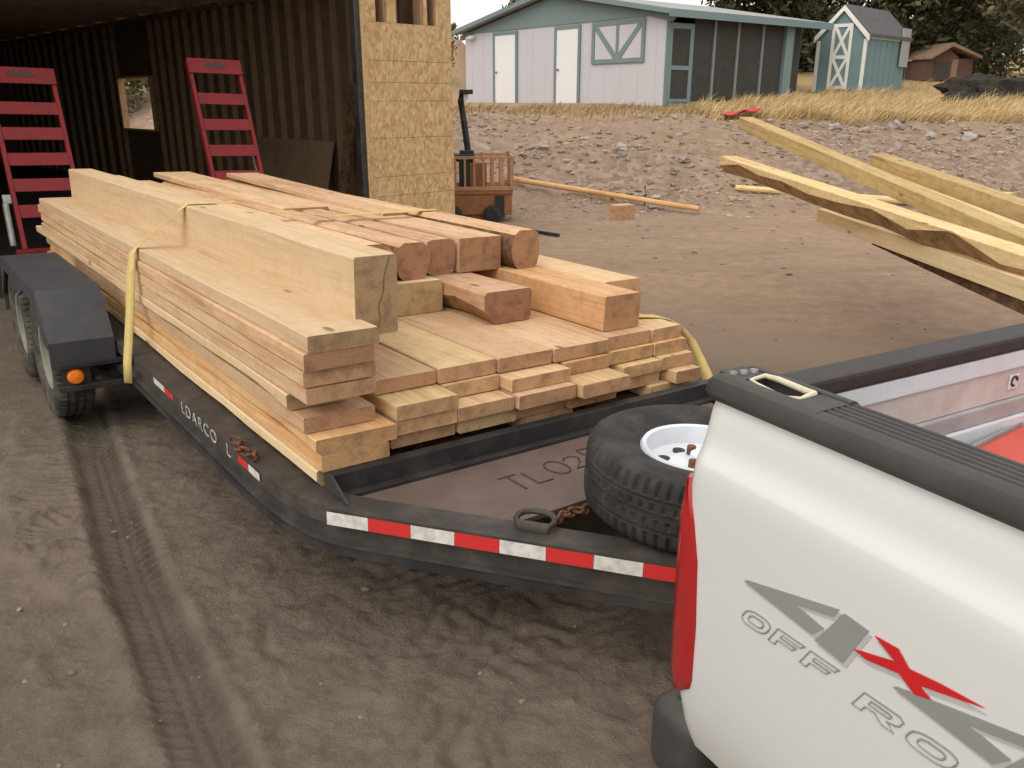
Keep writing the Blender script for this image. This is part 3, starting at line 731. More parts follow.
def lump(name, label, cat, x, y, sx, sy, sz, mat, seed):
    vs, fs = rock_mesh(1, seed, 1, 4); mb = MB()
    out = []
    for p in vs:
        q = Vector(p); q *= 1 + .22 * noise.noise(q * 4) + .12 * noise.noise(q * 11)
        out.append((q.x * sx, q.y * sy, max(-.15, q.z * sz)))
    mb.add(out, fs); return tag(mb.build(name, mat, mw=T(x, y, gz(x, y))), label, cat)
lump('brush_heap', 'long dark rough heap lying in the dry grass at the right edge', 'heap', 14.2, 24.0, 2.2, .8, .82, M['tarp'], 41)
def red_sheet():
    mb = MB(); n = 10; vs = []; fs = []
    for i in range(n + 1):
        for j in range(6):
            u, v = i / n, j / 5
            vs.append((u * .72 - .36, v * .5 - .25, .05 + .08 * noise.noise((u * 3, v * 3, 4)) + .12 * u))
    for i in range(n):
        for j in range(5): fs.append((i * 6 + j, i * 6 + 6 + j, i * 6 + 7 + j, i * 6 + 1 + j))
    mb.add(vs, fs); o = mb.build('plastic_sheet', M['red_tarp'], mw=T(4.85, 18.75, gz(4.85, 18.75) + .02)); md = o.modifiers.new('thick', 'SOLIDIFY'); md.thickness = .02
    tag(o, 'crumpled red plastic sheet lying on the bank edge before the porch', 'sheet')
red_sheet()

# ------------------------------------------------------------------ barn
def barn():
    BA = R(43); P0 = Vector((-1.61, 9.88, 0)); D = Vector((math.cos(BA), math.sin(BA), 0)); W = Vector((-math.sin(BA), math.cos(BA), 0))
    mw = Matrix(((D.x, W.x, 0, P0.x), (D.y, W.y, 0, P0.y), (0, 0, 1, 0), (0, 0, 0, 1)))
    b = thing('open_barn', 'unfinished open fronted barn of bare studs with a wood sheathed front corner', 'barn', mw)
    H, Dp, X0, X1 = 3.25, 19.5, -7.2, 1.22
    # front corner: sheathing strips from bottom to top, their joints a few mm open, and the openings above
    zs = [0.0, .68, .90, 1.33, 1.735, 1.935, 2.165, 2.56]
    mb = MB()
    for a, c in zip(zs[:-1], zs[1:]): mb.box(.02, X1, .0 + .002 * random.random(), .018, a + .002, c - .002)
    for (x0, x1) in ((.02, .162), (.309, .43), (.822, .872), (.996, X1)): mb.box(x0, x1, .0, .018, 2.559, 3.6)
    mb.box(.02, X1, .0, .018, 3.602, 5.2)
    mb.build('front_sheathing', M['osb'], b)
    part('corner_jamb', M['wood_pale'], b, (-.02, .018, -.012, .15, 0, 3.6))
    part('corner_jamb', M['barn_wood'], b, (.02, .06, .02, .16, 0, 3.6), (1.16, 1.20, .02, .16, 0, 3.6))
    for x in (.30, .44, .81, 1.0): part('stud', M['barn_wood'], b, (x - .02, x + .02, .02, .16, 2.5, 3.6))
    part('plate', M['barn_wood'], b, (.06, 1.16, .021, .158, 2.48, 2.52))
    part('door_track', M['black_steel'], b, (-.10, -.03, .03, .12, 0, 3.5))
    # right wall with the window hole
    y0, y1, z0, z1 = 9.1, 10.83, 1.15, 2.2
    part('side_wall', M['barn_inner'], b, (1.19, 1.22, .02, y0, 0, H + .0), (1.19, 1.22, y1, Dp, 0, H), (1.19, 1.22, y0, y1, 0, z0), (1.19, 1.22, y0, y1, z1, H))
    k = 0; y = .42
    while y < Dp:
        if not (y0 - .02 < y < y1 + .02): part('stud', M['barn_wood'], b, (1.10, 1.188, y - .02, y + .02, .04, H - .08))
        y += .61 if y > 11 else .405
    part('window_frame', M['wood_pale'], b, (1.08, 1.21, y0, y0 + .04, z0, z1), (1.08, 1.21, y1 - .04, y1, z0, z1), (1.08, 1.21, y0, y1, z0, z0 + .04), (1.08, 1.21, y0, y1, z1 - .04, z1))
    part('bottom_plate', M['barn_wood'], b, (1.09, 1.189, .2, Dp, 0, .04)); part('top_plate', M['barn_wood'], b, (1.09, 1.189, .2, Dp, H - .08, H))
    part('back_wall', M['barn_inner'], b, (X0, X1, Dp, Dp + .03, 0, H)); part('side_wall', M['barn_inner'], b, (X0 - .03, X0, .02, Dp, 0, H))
    part('front_sheathing', M['osb'], b, (X0, -6.4, 0, .018, 0, H), (X0, X1, .0, .018, 5.2, 5.4))
    part('header_beam', M['barn_wood'], b, (-6.6, -.02, .02, .20, 3.3, 3.6))
    xm = (X0 + X1) / 2
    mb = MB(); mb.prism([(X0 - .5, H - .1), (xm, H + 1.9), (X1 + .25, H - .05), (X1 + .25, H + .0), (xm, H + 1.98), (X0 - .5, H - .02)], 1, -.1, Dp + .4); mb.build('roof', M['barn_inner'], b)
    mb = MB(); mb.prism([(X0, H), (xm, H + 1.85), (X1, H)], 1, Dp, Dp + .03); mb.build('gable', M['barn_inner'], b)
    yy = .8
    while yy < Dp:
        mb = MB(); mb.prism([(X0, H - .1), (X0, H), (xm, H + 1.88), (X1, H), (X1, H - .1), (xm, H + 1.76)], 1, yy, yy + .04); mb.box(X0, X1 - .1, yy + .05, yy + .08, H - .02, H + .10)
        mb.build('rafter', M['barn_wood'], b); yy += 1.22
    part('floor', M['dusty_steel'], b, (X0, X1 - .15, .5, Dp, -.3, .012))
    # things leaning inside
    g = MB(); g.box(0, .02, 0, 2.4, 0, 1.22); o = g.build('plywood_sheet', M['barn_wood'], mw=mw @ T(.78, 2.5, 0) @ Matrix.Rotation(R(13), 4, 'Y')); tag(o, 'plywood sheet leaning on its long edge against the barn studs', 'plywood')
    g = MB(); g.box(0, .04, 0, .2, 0, 2.0, .004); o = g.build('leaning_board', M['bark'], mw=mw @ T(.62, 1.75, 0) @ Matrix.Rotation(R(12), 4, 'Y')); tag(o, 'dark narrow board leaning upright against the studs next to the barn corner', 'board')
barn()

# ------------------------------------------------------------------ orange machine, poles on the bank
def machine():
    x, y = -.44, 13.0; z = gz(x, y)
    m = thing('yard_machine', 'rusty orange steel machine with a slatted basket and a thin black post', 'machine', T(x, y, z) @ RZ(R(4)))
    mb = MB(); mb.box(-.75, .42, -.35, .35, .12, .42, .015); mb.box(-.75, .43, -.37, .37, .42, .48, .008); mb.prism([(-.74, .05), (.30, .05), (.41, .42), (-.74, .42)], 1, -.30, .30)
    mb.build('body', M['orange'], m)
    bk = MB()
    for yy in (-.36, .36):
        bk.box(-.72, .44, yy - .015, yy + .015, .93, .965); bk.box(-.74, .44, yy - .02, yy + .02, .48, .53)
        for k in range(9): bk.box(-.70 + k * .137, -.67 + k * .137, yy - .012, yy + .012, .53, .93)
    for xx in (-.72, .43): bk.box(xx - .015, xx + .015, -.36, .36, .93, .964); bk.box(xx - .014, xx + .014, -.36, .36, .485, .53)
    for k in range(5): bk.box(.418, .442, -.30 + k * .15, -.27 + k * .15, .53, .93)
    ob = bk.build('basket', M['pale_steel'], m)
    part('load_box', M['orange'], m, (-.35, .05, -.2, .22, .49, .86), ch=.01)
    mb = MB(); mb.tube([(-.20, .1, .5), (-.22, .1, 1.05), (-.27, .1, 1.45), (-.31, .1, 1.72), (-.28, .1, 1.86)], .048, 8); mb.box(-.33, -.13, .0, .2, 1.82, 1.885, .008); mb.box(-.34, -.13, -.1, .15, .96, 1.03, .01); mb.build('post', M['black_plastic'], m, smooth=True)
    part('lamp', M['trim_white'], m, (-.27, -.20, .04, .14, 1.74, 1.825), ch=.008)
    mb = MB(); mb.box(-.16, .10, -.05, -.01, 0, .045); mb.build('white_bar', M['trim_white'], m, mw=T(.0, .0, 1.07) @ Matrix.Rotation(R(25), 4, 'Y'))
    for (xx, yy) in ((-.45, -.4), (.12, -.4), (-.45, .4), (.12, .4)):
        w = MB(); w.lathe([(.06, -.05), (.11, -.05), (.13, -.04), (.13, .04), (.11, .05), (.06, .05)], 22, 1, (xx, yy, .13)); ow = w.build('wheel', M['rubber'], m, smooth=True)
        q = MB(); q.lathe([(0, -.04), (.062, -.04), (.062, .04), (0, .04)], 14, 1, (xx, yy, .13)); q.build('hub', M['black_plastic'], ow)
    part('seat', M['black_plastic'], m, (-.40, -.12, -.16, .2, .87, .98), ch=.02); part('panel', M['black_plastic'], m, (-.36, -.20, -.33, -.20, .54, .92), ch=.01); part('panel', M['black_plastic'], m, (.17, .30, -.39, -.352, .10, .40))
machine()
def pole(label, p, q, r0, r1, mat=None, name='timber_pole', cat='pole', group=None):
    p = Vector(p); q = Vector(q); p.z = gz(p.x, p.y) + p.z; q.z = gz(q.x, q.y) + q.z
    d = q - p; n = 8; mb = MB()
    o = mb
    ln = d.length; pts = [(0.01 * noise.noise((i, p.x, 0)), ln * i / n, .01 * noise.noise((i, 4, p.y))) for i in range(n + 1)]
    mb.tube(pts, [r0 + (r1 - r0) * i / n for i in range(n + 1)], 10)
    y = d.normalized(); x = y.cross(Vector((0, 0, 1))).normalized(); z = x.cross(y)
    mw = Matrix(((x.x, y.x, z.x, p.x), (x.y, y.y, z.y, p.y), (x.z, y.z, z.z, p.z), (0, 0, 0, 1)))
    return tag(mb.build(name, mat or M['wood_orange'], mw=mw, smooth=True), label, cat, group)
pole('long thin peeled pole lying along the foot of the bank beyond the lumber trailer', (.03, 15.2, .12), (3.02, 13.75, .09), .05, .042)
pole('short peeled pole on the bank foot, its end left of the raised beams', (3.9, 15.0, .06), (7.4, 14.4, .06), .05, .06, M['wood_pale'])
mb = MB(); mb.tube([(0, 0, -.1), (.01, 0, .12), (0, .01, .32)], .014, 7); tag(mb.build('stake', M['rust'], mw=T(2.2, 14.2, gz(2.2, 14.2))), 'thin rusty stake standing beside the long pole', 'stake')
mb = MB(); mb.box(-.16, .16, -.1, .12, 0, .24, .008); tag(mb.build('wood_block', M['wood'], mw=T(1.69, 13.05, gz(1.69, 13.05) - .01) @ RZ(.35)), 'short squared wood block standing on the dirt below the pole', 'block')
mb = MB(); mb.box(-.3, .3, -.025, .025, 0, .04, .004); tag(mb.build('steel_bar', M['black_steel'], mw=T(.42, 11.4, gz(.42, 11.4)) @ RZ(-.85)), 'short dark bar lying on the dirt just beyond the log ends', 'bar')
mb = MB(); mb.box(-.45, .45, -.12, .12, 0, .05, .004); tag(mb.build('plank', M['wood_pale'], mw=T(8.5, 15.1, gz(8.5, 15.1) + .03) @ RZ(.5)), 'pale plank lying on the bank foot behind the raised beams', 'plank')

# ------------------------------------------------------------------ sawn lumber
def sawn(name, label, cat, group, mw, w, h, ln, mat, seed, ch=.004, wob=.004, wane=0.0, wane_side=1, taper=0.0, mats=None, n=16, bow=.0):
    """squared timber: local x across, y along (front end at y=0), z up; wane rounds one lower edge off"""
    vs = []; fs = []; mi = []
    for i in range(n + 1):
        y = ln * i / n; ww = w * (1 - taper * i / n) / 2
        a = wob * noise.noise((seed * 3.7, y * 1.4, 0)); b = wob * noise.noise((seed * 3.7, y * 1.4, 9)); c = wob * .5 * noise.noise((seed, y * 1.1, 5)) + bow * math.sin(math.pi * y / ln)
        wn = max(0.0, wane * (1 + 1.1 * noise.noise((seed * 2.3, y * 2.1, 3)))) + ch
        wt = wn if wane_side else ch
        L0, R0 = -ww + a, ww + b
        lw = wn if wane_side < 0 else ch; rw = wn if wane_side > 0 else ch
        ring = [(L0 + lw * .9, y, c), (R0 - rw * .9, y, c), (R0, y, c + rw), (R0, y, h - ch), (R0 - ch, y, h), (L0 + ch, y, h), (L0, y, h - ch), (L0, y, c + lw)]
        if i in (0, n): ring = [(px + .003 * noise.noise((px * 30, pz * 30, seed)), py + .007 * noise.noise((px * 14 + seed, pz * 22, i)), pz) for px, py, pz in ring]
        vs += ring
    m = 8
    for i in range(n):
        for j in range(m):
            q = (j + 1) % m; fs.append((i * m + j, i * m + q, (i + 1) * m + q, (i + 1) * m + j))
            mi.append(1 if (wane > 0 and ((wane_side > 0 and j == 1) or (wane_side < 0 and j == 7))) else 0)
    fs += [tuple(range(m))[::-1], tuple(n * m + j for j in range(m))]; mi += [0, 0]
    mb = MB(); mb.v = vs; mb.f = fs; mb.mi = mi
    o = mb.build(name, [mat, M['wane']] if wane > 0 else mat, mw=mw)
    return tag(o, label, cat, group)
def onT(u, v, z, yaw=0.0, pitch=0.0): return MTR @ T(u, v, z) @ RZ(yaw) @ Matrix.Rotation(pitch, 4, 'X')
TH = .0605; Z0 = .5
def lay(k): return Z0 + TH * k
sd = [0]
def plank(label, u0, u1, v0, k, mat='wood', ln=4.86, yaw=0.0, group='', **kw):
    sd[0] += 1; g = .0025
    return sawn('plank', label, 'plank', group, onT((u0 + u1) / 2, v0, lay(k) + .0008, yaw), u1 - u0 - g - .004 * random.random(), TH - .0016 - .0055 * random.random() ** 1.5, ln, M[mat], sd[0], **kw)
GL = 'planks of the left stack on the trailer'
LS = [  # u0 u1 v0 layer mat label
    (-.006, .27, .018, 0, 'wood_yellow', 'lowest plank of the left stack, its end lying beside the black front rail'),
    (.004, .262, -.012, 1, 'wood_orange', 'orange stained plank second from the bottom of the left stack, its end in shade'),
    (-.012, .299, -.008, 2, 'wood_orange', 'broad orange sided plank of the left stack, two below the recessed dark end'),
    (-.022, .249, .062, 3, 'wood', 'plank in the left stack with a dished end, directly under the recessed plank'),
    (-.036, .182, .150, 4, 'wood_yellow', 'plank of the left stack whose dark end is set back under its neighbour'),
    (-.030, .227, .005, 5, 'wood', 'plank of the left stack directly above the one with the recessed dark end'),
    (-.040, .226, .002, 6, 'wood', 'plank third from the top of the left stack'),
    (-.046, .211, -.020, 7, 'wood_pink', 'pinkish plank second from the top of the left stack, directly under the topmost'),
    (-.026, .229, -.024, 8, 'wood_yellow', 'topmost plank of the left stack, pale and broad beside the big beam'),
]
for i, (u0, u1, v0, k, mt, lb) in enumerate(LS):
    plank(lb, u0, u1, v0, k, mt, 4.98 + .08 * math.sin(i * 2.1), yaw=.003 * math.sin(i * 1.7), group=GL, wob=.007, wane=.014 if k in (0, 2, 4) else 0, wane_side=-1)
GM = 'planks of the wide middle stack on the trailer'
MS = [
    (.286, .552, .140, 4, 'wood', 'leftmost plank of the top course in the middle stack, beside the left stack'),
    (.556, .823, .130, 4, 'wood_pale', 'second plank from the left in the top course of the middle stack, broad and pale'),
    (.826, 1.104, .122, 4, 'wood', 'third plank from the left in the top course, with two dark knot holes'),
    (1.107, 1.428, .118, 4, 'wood', 'fourth plank from the left in the top course, lying before the split beam'),
    (1.431, 1.70, .140, 4, 'wood', 'fifth plank from the left in the top course, under the big square beam'),
    (1.703, 1.905, .136, 4, 'wood', 'rightmost plank of the top course of the middle stack, beside the yellow strap'),
    (.300, .560, .000, 3, 'wood_pale', 'short looking whitish plank end jutting out below the leftmost top course plank'),
    (.565, .828, .112, 3, 'wood', 'set back plank second from the left in the second course of the middle stack'),
    (.832, 1.134, .036, 3, 'wood', 'plank jutting forward in the second course, third from its left end'),
    (1.150, 1.410, .096, 3, 'wood_orange', 'fourth plank from the left in the second course, tucked under the top course'),
    (1.414, 1.70, .116, 3, 'wood_orange', 'orange ended fifth plank in the second course, below the big square beam'),
    (1.703, 1.918, .112, 3, 'wood_orange', 'rightmost orange ended plank in the second course down, beside the strap'),
    (.302, .565, .015, 2, 'wood', 'leftmost plank of the third course down in the middle stack'),
    (.568, .830, .012, 2, 'wood', 'second plank from the left in the third course, showing a bare pink top'),
    (.833, 1.134, -.008, 2, 'wood', 'third plank from the left in the third course, flush with its left neighbour'),
    (1.138, 1.412, -.040, 2, 'wood_pale', 'pale plank jutting furthest forward over the black rail, right of the middle'),
    (1.470, 1.715, .068, 2, 'wood_pale', 'grey streaked plank end second from the right in the third course'),
    (1.718, 1.925, .072, 2, 'wood_pale', 'rightmost grey plank end of the third course, beside the yellow strap'),
    (.300, .58, .045, 1, 'wood', 'shaded leftmost plank end directly on the black rail in the middle stack'),
    (.584, .86, .040, 1, 'wood_yellow', 'shaded second plank end from the left directly on the black rail'),
    (.864, 1.12, .050, 1, 'wood', 'shaded third plank end from the left directly on the black rail'),
    (1.124, 1.40, .030, 1, 'wood_orange', 'shaded plank end on the black rail beneath the furthest jutting plank'),
    (1.405, 1.72, .085, 1, 'wood', 'set back shaded plank end on the black rail, second from the right'),
    (1.760, 1.925, .020, 1, 'wood_pink', 'narrow reddish plank end at the right corner, directly on the black rail'),
    (1.640, 1.92, .060, 0, 'wood', 'rightmost bottom plank lying behind the black front rail'),
    (.90, 1.18, .060, 0, 'wood', 'middle bottom plank lying hidden behind the black front rail'),
]
for i, (u0, u1, v0, k, mt, lb) in enumerate(MS):
    plank(lb, u0, u1, v0, k, mt, 4.84 + .07 * math.sin(i * 1.9), yaw=.002 * math.sin(i * 2.7), group=GM, wob=.006)
GB = 'squared beams on the load'
sawn('beam', 'tall yellow beam standing along the top of the left stack with a crack down its end', 'beam', GB, onT(.288, .105, .978, .004), .165, .277, 4.74, M['wood_yellow'], 51, wob=.006, ch=.006, bow=.0)
bm1 = [o for o in COL.objects if o.get('label', '').startswith('tall yellow beam')][0]
mb = MB(); pts = [(-.004, .0), (.012, .06), (.006, .10), (.026, .15), (.030, .20), (.052, .27)]
for (xa, za), (xb, zb) in zip(pts[:-1], pts[1:]): mb.prism([(xa - .0018, za), (xa + .0022, za), (xb + .0018, zb), (xb - .0014, zb)], 1, -.0015, .004)
mb.build('crack_shade_strip', M['bark'], bm1)  # thin dark strip on the end face, standing for shade inside the crack
sawn('beam', 'big square ended beam with an orange side at the front right of the load', 'beam', GB, onT(1.583, .215, .8042, -.015), .218, .160, 4.6, M['wood_orange'], 52, ch=.005, wob=.006)
sawn('beam', 'pale beam set back behind the big square ended beam at the right edge', 'beam', GB, onT(1.850, .49, .8042, -.008), .24, .155, 4.4, M['wood'], 53, ch=.005, wob=.006)
sawn('beam', 'greyish split beam with a bark lower edge, between the logs and the big square beam', 'beam', GB, onT(1.222, .59, .8042, .01), .262, .152, 4.3, M['wood_pink'], 54, ch=.014, wob=.028, wane=.06, wane_side=-1)
sawn('beam', 'set back beam end in the shade under the round logs, beside the tall yellow beam', 'beam', GB, onT(.955, .95, .8042), .27, .155, 4.0, M['wood_yellow'], 55, ch=.008, wob=.01)
sawn('beam', 'shaded support beam deep under the front of the tall yellow beam and logs', 'beam', GB, onT(.60, 1.05, .8042), .30, .170, 3.9, M['wood'], 56, ch=.008, wob=.01)

def log(label, u, v, z, w, h, ln, mat, seed, bark=None, yaw=0.0, cat='log', sides=(0.0, 0.0), group='slabbed logs on top of the load', pitch=0.0):
    """log sawn flat on top; sides: how far each side is squared (0 round .. 1 square)"""
    n = 16; vs = []; fs = []; mi = []; m = 18
    for i in range(n + 1):
        y = ln * i / n; ring = []
        for j in range(m):
            a = 2 * math.pi * j / m; cx, cz = math.cos(a), math.sin(a)
            sq = sides[0] if cx < 0 else sides[1]
            k = 1 / max(abs(cx), abs(cz)) * sq + (1 - sq)
            wobb = 1 + .07 * noise.noise((cx * 1.2 + seed * 5, cz * 1.2, y * 1.6)) * (1 - .7 * sq)
            x = cx * k * w / 2 * 1.04 * wobb; zz = h / 2 + cz * k * h / 2 * 1.22 * wobb
            if zz > h: zz = h + .002 * noise.noise((x * 20, y * 2, seed))
            zz = max(zz, -.0 if sq > .5 else -.01)
            ring.append((x, y, zz))
        vs += ring
    for i in range(n):
        for j in range(m):
            q = (j + 1) % m; fs.append((i * m + j, i * m + q, (i + 1) * m + q, (i + 1) * m + j))
            mid = (vs[i * m + j][0] + vs[i * m + q][0]) / 2; zz = (vs[i * m + j][2] + vs[i * m + q][2]) / 2
            isb = bark and zz < h * .93 and ((bark == 'left' and mid < 0) or (bark == 'right' and mid > 0) or bark == 'both' or (bark == 'low' and zz < h * .4))
            mi.append(1 if isb else 0)
    fs += [tuple(range(m))[::-1], tuple(n * m + j for j in range(m))]; mi += [0, 0]
    mb = MB(); mb.v = vs; mb.f = fs; mb.mi = mi
    o = mb.build('log', [M[mat], M['bark']], mw=onT(u, v, z, yaw, pitch), smooth=40)
    return tag(o, label, cat, group)
ZT = .962
log('narrow slab with a dark knot hole, tight against the tall yellow beam', .455, .42, ZT + .017, .155, .225, 4.4, 'wood_pink', 61, None, .0, sides=(.9, .9))
log('half round reddish log end peeking from behind the tall yellow beam', .690, .95, ZT, .29, .190, 3.95, 'wood_pink', 62, 'low', -.003, sides=(.4, .0))
log('rounded log with a full pink circular end and bark underneath', .955, 1.0, ZT, .185, .176, 3.95, 'wood_pink', 63, 'both', .0)
log('set back roughly squared log between the round pink end and the squared timber', 1.150, 1.06, ZT, .165, .172, 3.85, 'wood_pink', 64, 'low', .002, sides=(.45, .45))
log('squared pink timber with a heart check in its end, third from the right on top', 1.376, 1.045, ZT, .245, .170, 3.95, 'wood_pink', 65, None, -.004, sides=(1.0, 1.0))
log('rightmost top log with dark bark along its left side', 1.608, .97, ZT + .005, .175, .195, 4.0, 'wood_pink', 66, 'left', .004, sides=(.0, .3))
# bits of slab lying on the tops
sawn('slab', 'thin pink slab lying on the far end of the logs in front of the right ramp', 'slab', 'thin slabs on top of the logs', onT(1.10, 2.55, 1.108, .03, .020), .30, .038, 2.6, M['wood_pink'], 71, wob=.012)
sawn('slab', 'thin tan slab on the logs towards the barn side of the load', 'slab', 'thin slabs on top of the logs', onT(1.50, 2.05, 1.112, -.02, .016), .26, .034, 2.9, M['wood_pink'], 72, wob=.012)

# ------------------------------------------------------------------ trailer
def tyre(mb, c, r, w, axis, n=60, tread=True, rr=None):
    """tyre with rounded shoulders, two round grooves and shallow sipes cut into the tread"""
    rr = rr or r * .55; h = w / 2; n *= 4
    half = [(rr, .72, 0), (rr + .02, .86, 0), (r * .78, .985, 0), (r * .86, 1.0, 0), (r * .915, .97, 0), (r * .955, .90, .006), (r * .982, .80, .011), (r * .993, .66, .010), (r * .998, .50, .008), (r * .999, .47, 0), (r * .974, .44, 0), (r * .974, .37, 0), (r, .34, 0), (r, .20, .009), (r, .12, .008), (r, .09, 0), (r * .976, .07, 0)]
    prof = [(a, -b, d) for a, b, d in half] + [(a, b, d) for a, b, d in half[::-1]]
    m = len(prof); vs = []; fs = []
    for k in range(n):
        t = 2 * math.pi * k / n
        for i, (a, b, d) in enumerate(prof):
            ph = (k + (2 if i >= m // 2 else 0) + (1 if .1 < abs(b) < .3 else 0)) % 4
            q = a - (d if (ph == 0 and tread) else 0)
            tt = t + (.012 * b if tread else 0)
            x, y = q * math.cos(tt), q * math.sin(tt)
            p = ((b * h, x, y), (x, b * h, y), (x, y, b * h))[axis]
            vs.append((p[0] + c[0], p[1] + c[1], p[2] + c[2]))
    for k in range(n):
        k2 = (k + 1) % n
        for i in range(m):
            j = (i + 1) % m; fs.append((k * m + i, k * m + j, k2 * m + j, k2 * m + i))
    mb.add(vs, fs)
def rim(mb, c, r, w, axis, out=1):
    h = w / 2 * out
    prof = [(r, -h * .72), (r, h * .74), (r * .96, h * .86), (r * .90, h * .82), (r * .86, h * .30), (r * .72, h * .16), (r * .45, h * .34), (r * .22, h * .36), (r * .20, h * .62), (0.001, h * .62), (0.001, -h * .1), (r * .5, -h * .1), (r * .8, -h * .5)]
    mb.lathe(prof, 40, axis, c)
def trailer():
    t = thing('flatbed_trailer', 'black twin axle flatbed trailer with red loading ramps, loaded with sawn lumber', 'trailer', MTR)
    BK = M['black_steel']; DS = M['dusty_steel']
    # side rails running into the A-frame tongue
    outer = [(-.115, 5.7), (-.115, .42), (-.112, .25), (-.10, .08), (-.072, -.06), (-.02, -.17), (.06, -.285)]
    dv = Vector((.60, -.80)); p0 = Vector((-.02, -.17))
    outer = outer[:5] + [(-.035, -.155), (.02, -.24)] + [(.02 + dv.x * 1.62, -.24 + dv.y * 1.62)]
    # profile: n to the left of travel (travel is forward, so left is the truck's inside ... inside positive)
    def cprof(w): return [(0, .5), (0, .442), (.028, .436), (.028, .378), (0, .372), (0, .345), (w, .345), (w, .5)]
    mb = MB(); mb.sweep(outer, cprof(.118)); mb.build('side_rail', DS, t)
    mb = MB(); mb.sweep([(2.0 - x, y) for x, y in outer], [(-a, z) for a, z in cprof(.118)]); mb.build('side_rail', DS, t)
    mb = MB(); mb.sweep([(x - .012, y) for x, y in outer[:1] + outer[1:5]] + [(outer[5][0] - .010, outer[5][1] - .006), (outer[6][0] - .010, outer[6][1] - .006), (outer[7][0] - .010, outer[7][1] - .006)], [(0, .372), (0, .345), (.011, .345), (.011, .372)])
    mb.build('rail_flange', BK, t)
    part('tongue_beam', DS, t, (.93, 1.07, -1.50, -.54, .36, .47))
    mb = MB(); mb.box(.94, 1.06, -1.62, -1.30, .40, .49, .01); mb.lathe([(0, -.05), (.06, -.05), (.07, .0), (.05, .05), (0, .05)], 18, 2, (1.0, -1.6, .43)); mb.build('coupler', BK, t)
    # bed
    mb = MB()
    for k in range(9): mb.box(.008 + k * .2205, .008 + k * .2205 + .212, .02, 5.72, .445, .492 - .002 * (k % 2), .003)
    mb.build('deck', M['bark'], t)
    mb = MB()
    for k in range(10): mb.box(-.0, 2.0, .1 + k * .6, .16 + k * .6, .35, .44)
    mb.build('crossmember', BK, t)
    # front rail: bulkhead, lower lip and end gussets
    mb = MB(); mb.box(.03, 1.99, -.045, .0, .475, .5595, .004); mb.box(.03, 1.99, -.082, -.046, .472, .492, .003); mb.box(.0, 2.0, -.06, .0, .36, .474)
    mb.build('front_rail', BK, t)
    for x in (.022, 1.978):
        mb = MB(); mb.prism([(-.002, .56), (-.05, .56), (-.17, .503), (-.002, .503)], 0, x - .005, x + .005); mb.build('gusset', DS, t)
    mb = MB(); mb.prism([(.10, -.085), (1.90, -.085), (1.66, -.535), (.36, -.535)], 2, .462, .478); pl = mb.build('tool_plate', M['brown_plate'], t)
    # hand written plate number: T L 0 2 5
    mb = MB(); bx, by, hh, ww = .575, -.355, .12, .074
    glyphs = {'T': [[(0, 1), (1, 1)], [(.5, 1), (.5, 0)]], 'L': [[(0, 1), (0, 0), (.9, 0)]],
              '0': [[(.5 + .5 * math.cos(a * .5236), .5 + .5 * math.sin(a * .5236)) for a in range(13)]],
              '2': [[(0, .8), (.25, 1), (.7, 1), (.95, .75), (.7, .45), (0, 0), (1, 0)]], '5': [[(.95, 1), (.1, 1), (.05, .6), (.6, .62), (.95, .35), (.6, 0), (0, .08)]]}
    for i, ch in enumerate('TL025'):
        for st in glyphs[ch]:
            pts = [(bx + i * .101 + p[0] * ww * (1.15 if ch == '0' else 1), by + p[1] * hh * (.85 if i % 2 else 1) + .012 * i, .4785) for p in st]
            mb.tube(pts, .0042, 6)
    mb.build('marking', M['marking'], pl, mw=Matrix.Diagonal((1, 1, 1, 1)))
    # reflective tape on the tongue: half foot blocks of white and red
    nn = Vector((-.80, -.60)); mb = MB(); s = .075
    bx0 = Vector((-.035, -.155))
    for k in range(9):
        a = Vector((.02, -.24)) + dv * (-.11 + k * .146); b = a + dv * .145
        mb.add([(a.x + nn.x * .0022, a.y + nn.y * .0022, .446), (b.x + nn.x * .0022, b.y + nn.y * .0022, .446), (b.x + nn.x * .0022, b.y + nn.y * .0022, .492), (a.x + nn.x * .0022, a.y + nn.y * .0022, .492)], [(0, 1, 2, 3)], k % 2)
    mb.build('reflective_tape', [M['tape_white'], M['tape_red']], t, fix=False)
    def strip(y0, ym, y1, cols):
        m2 = MB(); m2.add([(-.1172, y0, .462), (-.1172, ym, .462), (-.1172, ym, .492), (-.1172, y0, .492)], [(0, 1, 2, 3)], cols[0]); m2.add([(-.1172, ym + .002, .462), (-.1172, y1, .462), (-.1172, y1, .492), (-.1172, ym + .002, .492)], [(0, 1, 2, 3)], cols[1])
        m2.build('reflective_tape', [M['tape_white'], M['tape_red']], t, fix=False)
    strip(1.30, 1.44, 1.62, (1, 0)); strip(.25, .36, .47, (0, 1))
    # maker's letters on the rail
    for (txt, yy, sz) in (('LDARCO', 1.18, .075), ('L', .60, .075)):
        cu = bpy.data.curves.new('lettering', 'FONT'); cu.body = txt; cu.size = sz; cu.extrude = .0008; cu.space_character = 1.25
        cu.materials.append(M['letter_white']); ob = bpy.data.objects.new('lettering', cu); COL.objects.link(ob); ob.parent = t
        ob.matrix_local = Matrix(((0, 0, -1, -.1175), (-1, 0, 0, yy), (0, 1, 0, .447), (0, 0, 0, 1))) @ Matrix.Diagonal((1.35, 1, 1, 1)); solid(ob)
    # tie-down ring, hook and chain
    c = Vector((.412, -.645, .513)); mb = MB()
    ring = [(c.x + dv.x * a + .043 * b, c.y + dv.y * a + .034 * b, c.z + .008 + .004 * b) for a, b in ((-.05, 0), (-.06, .4), (-.06, .9), (-.045, 1.3), (-.02, 1.5), (.02, 1.5), (.045, 1.3), (.06, .9), (.06, .4), (.05, 0))]
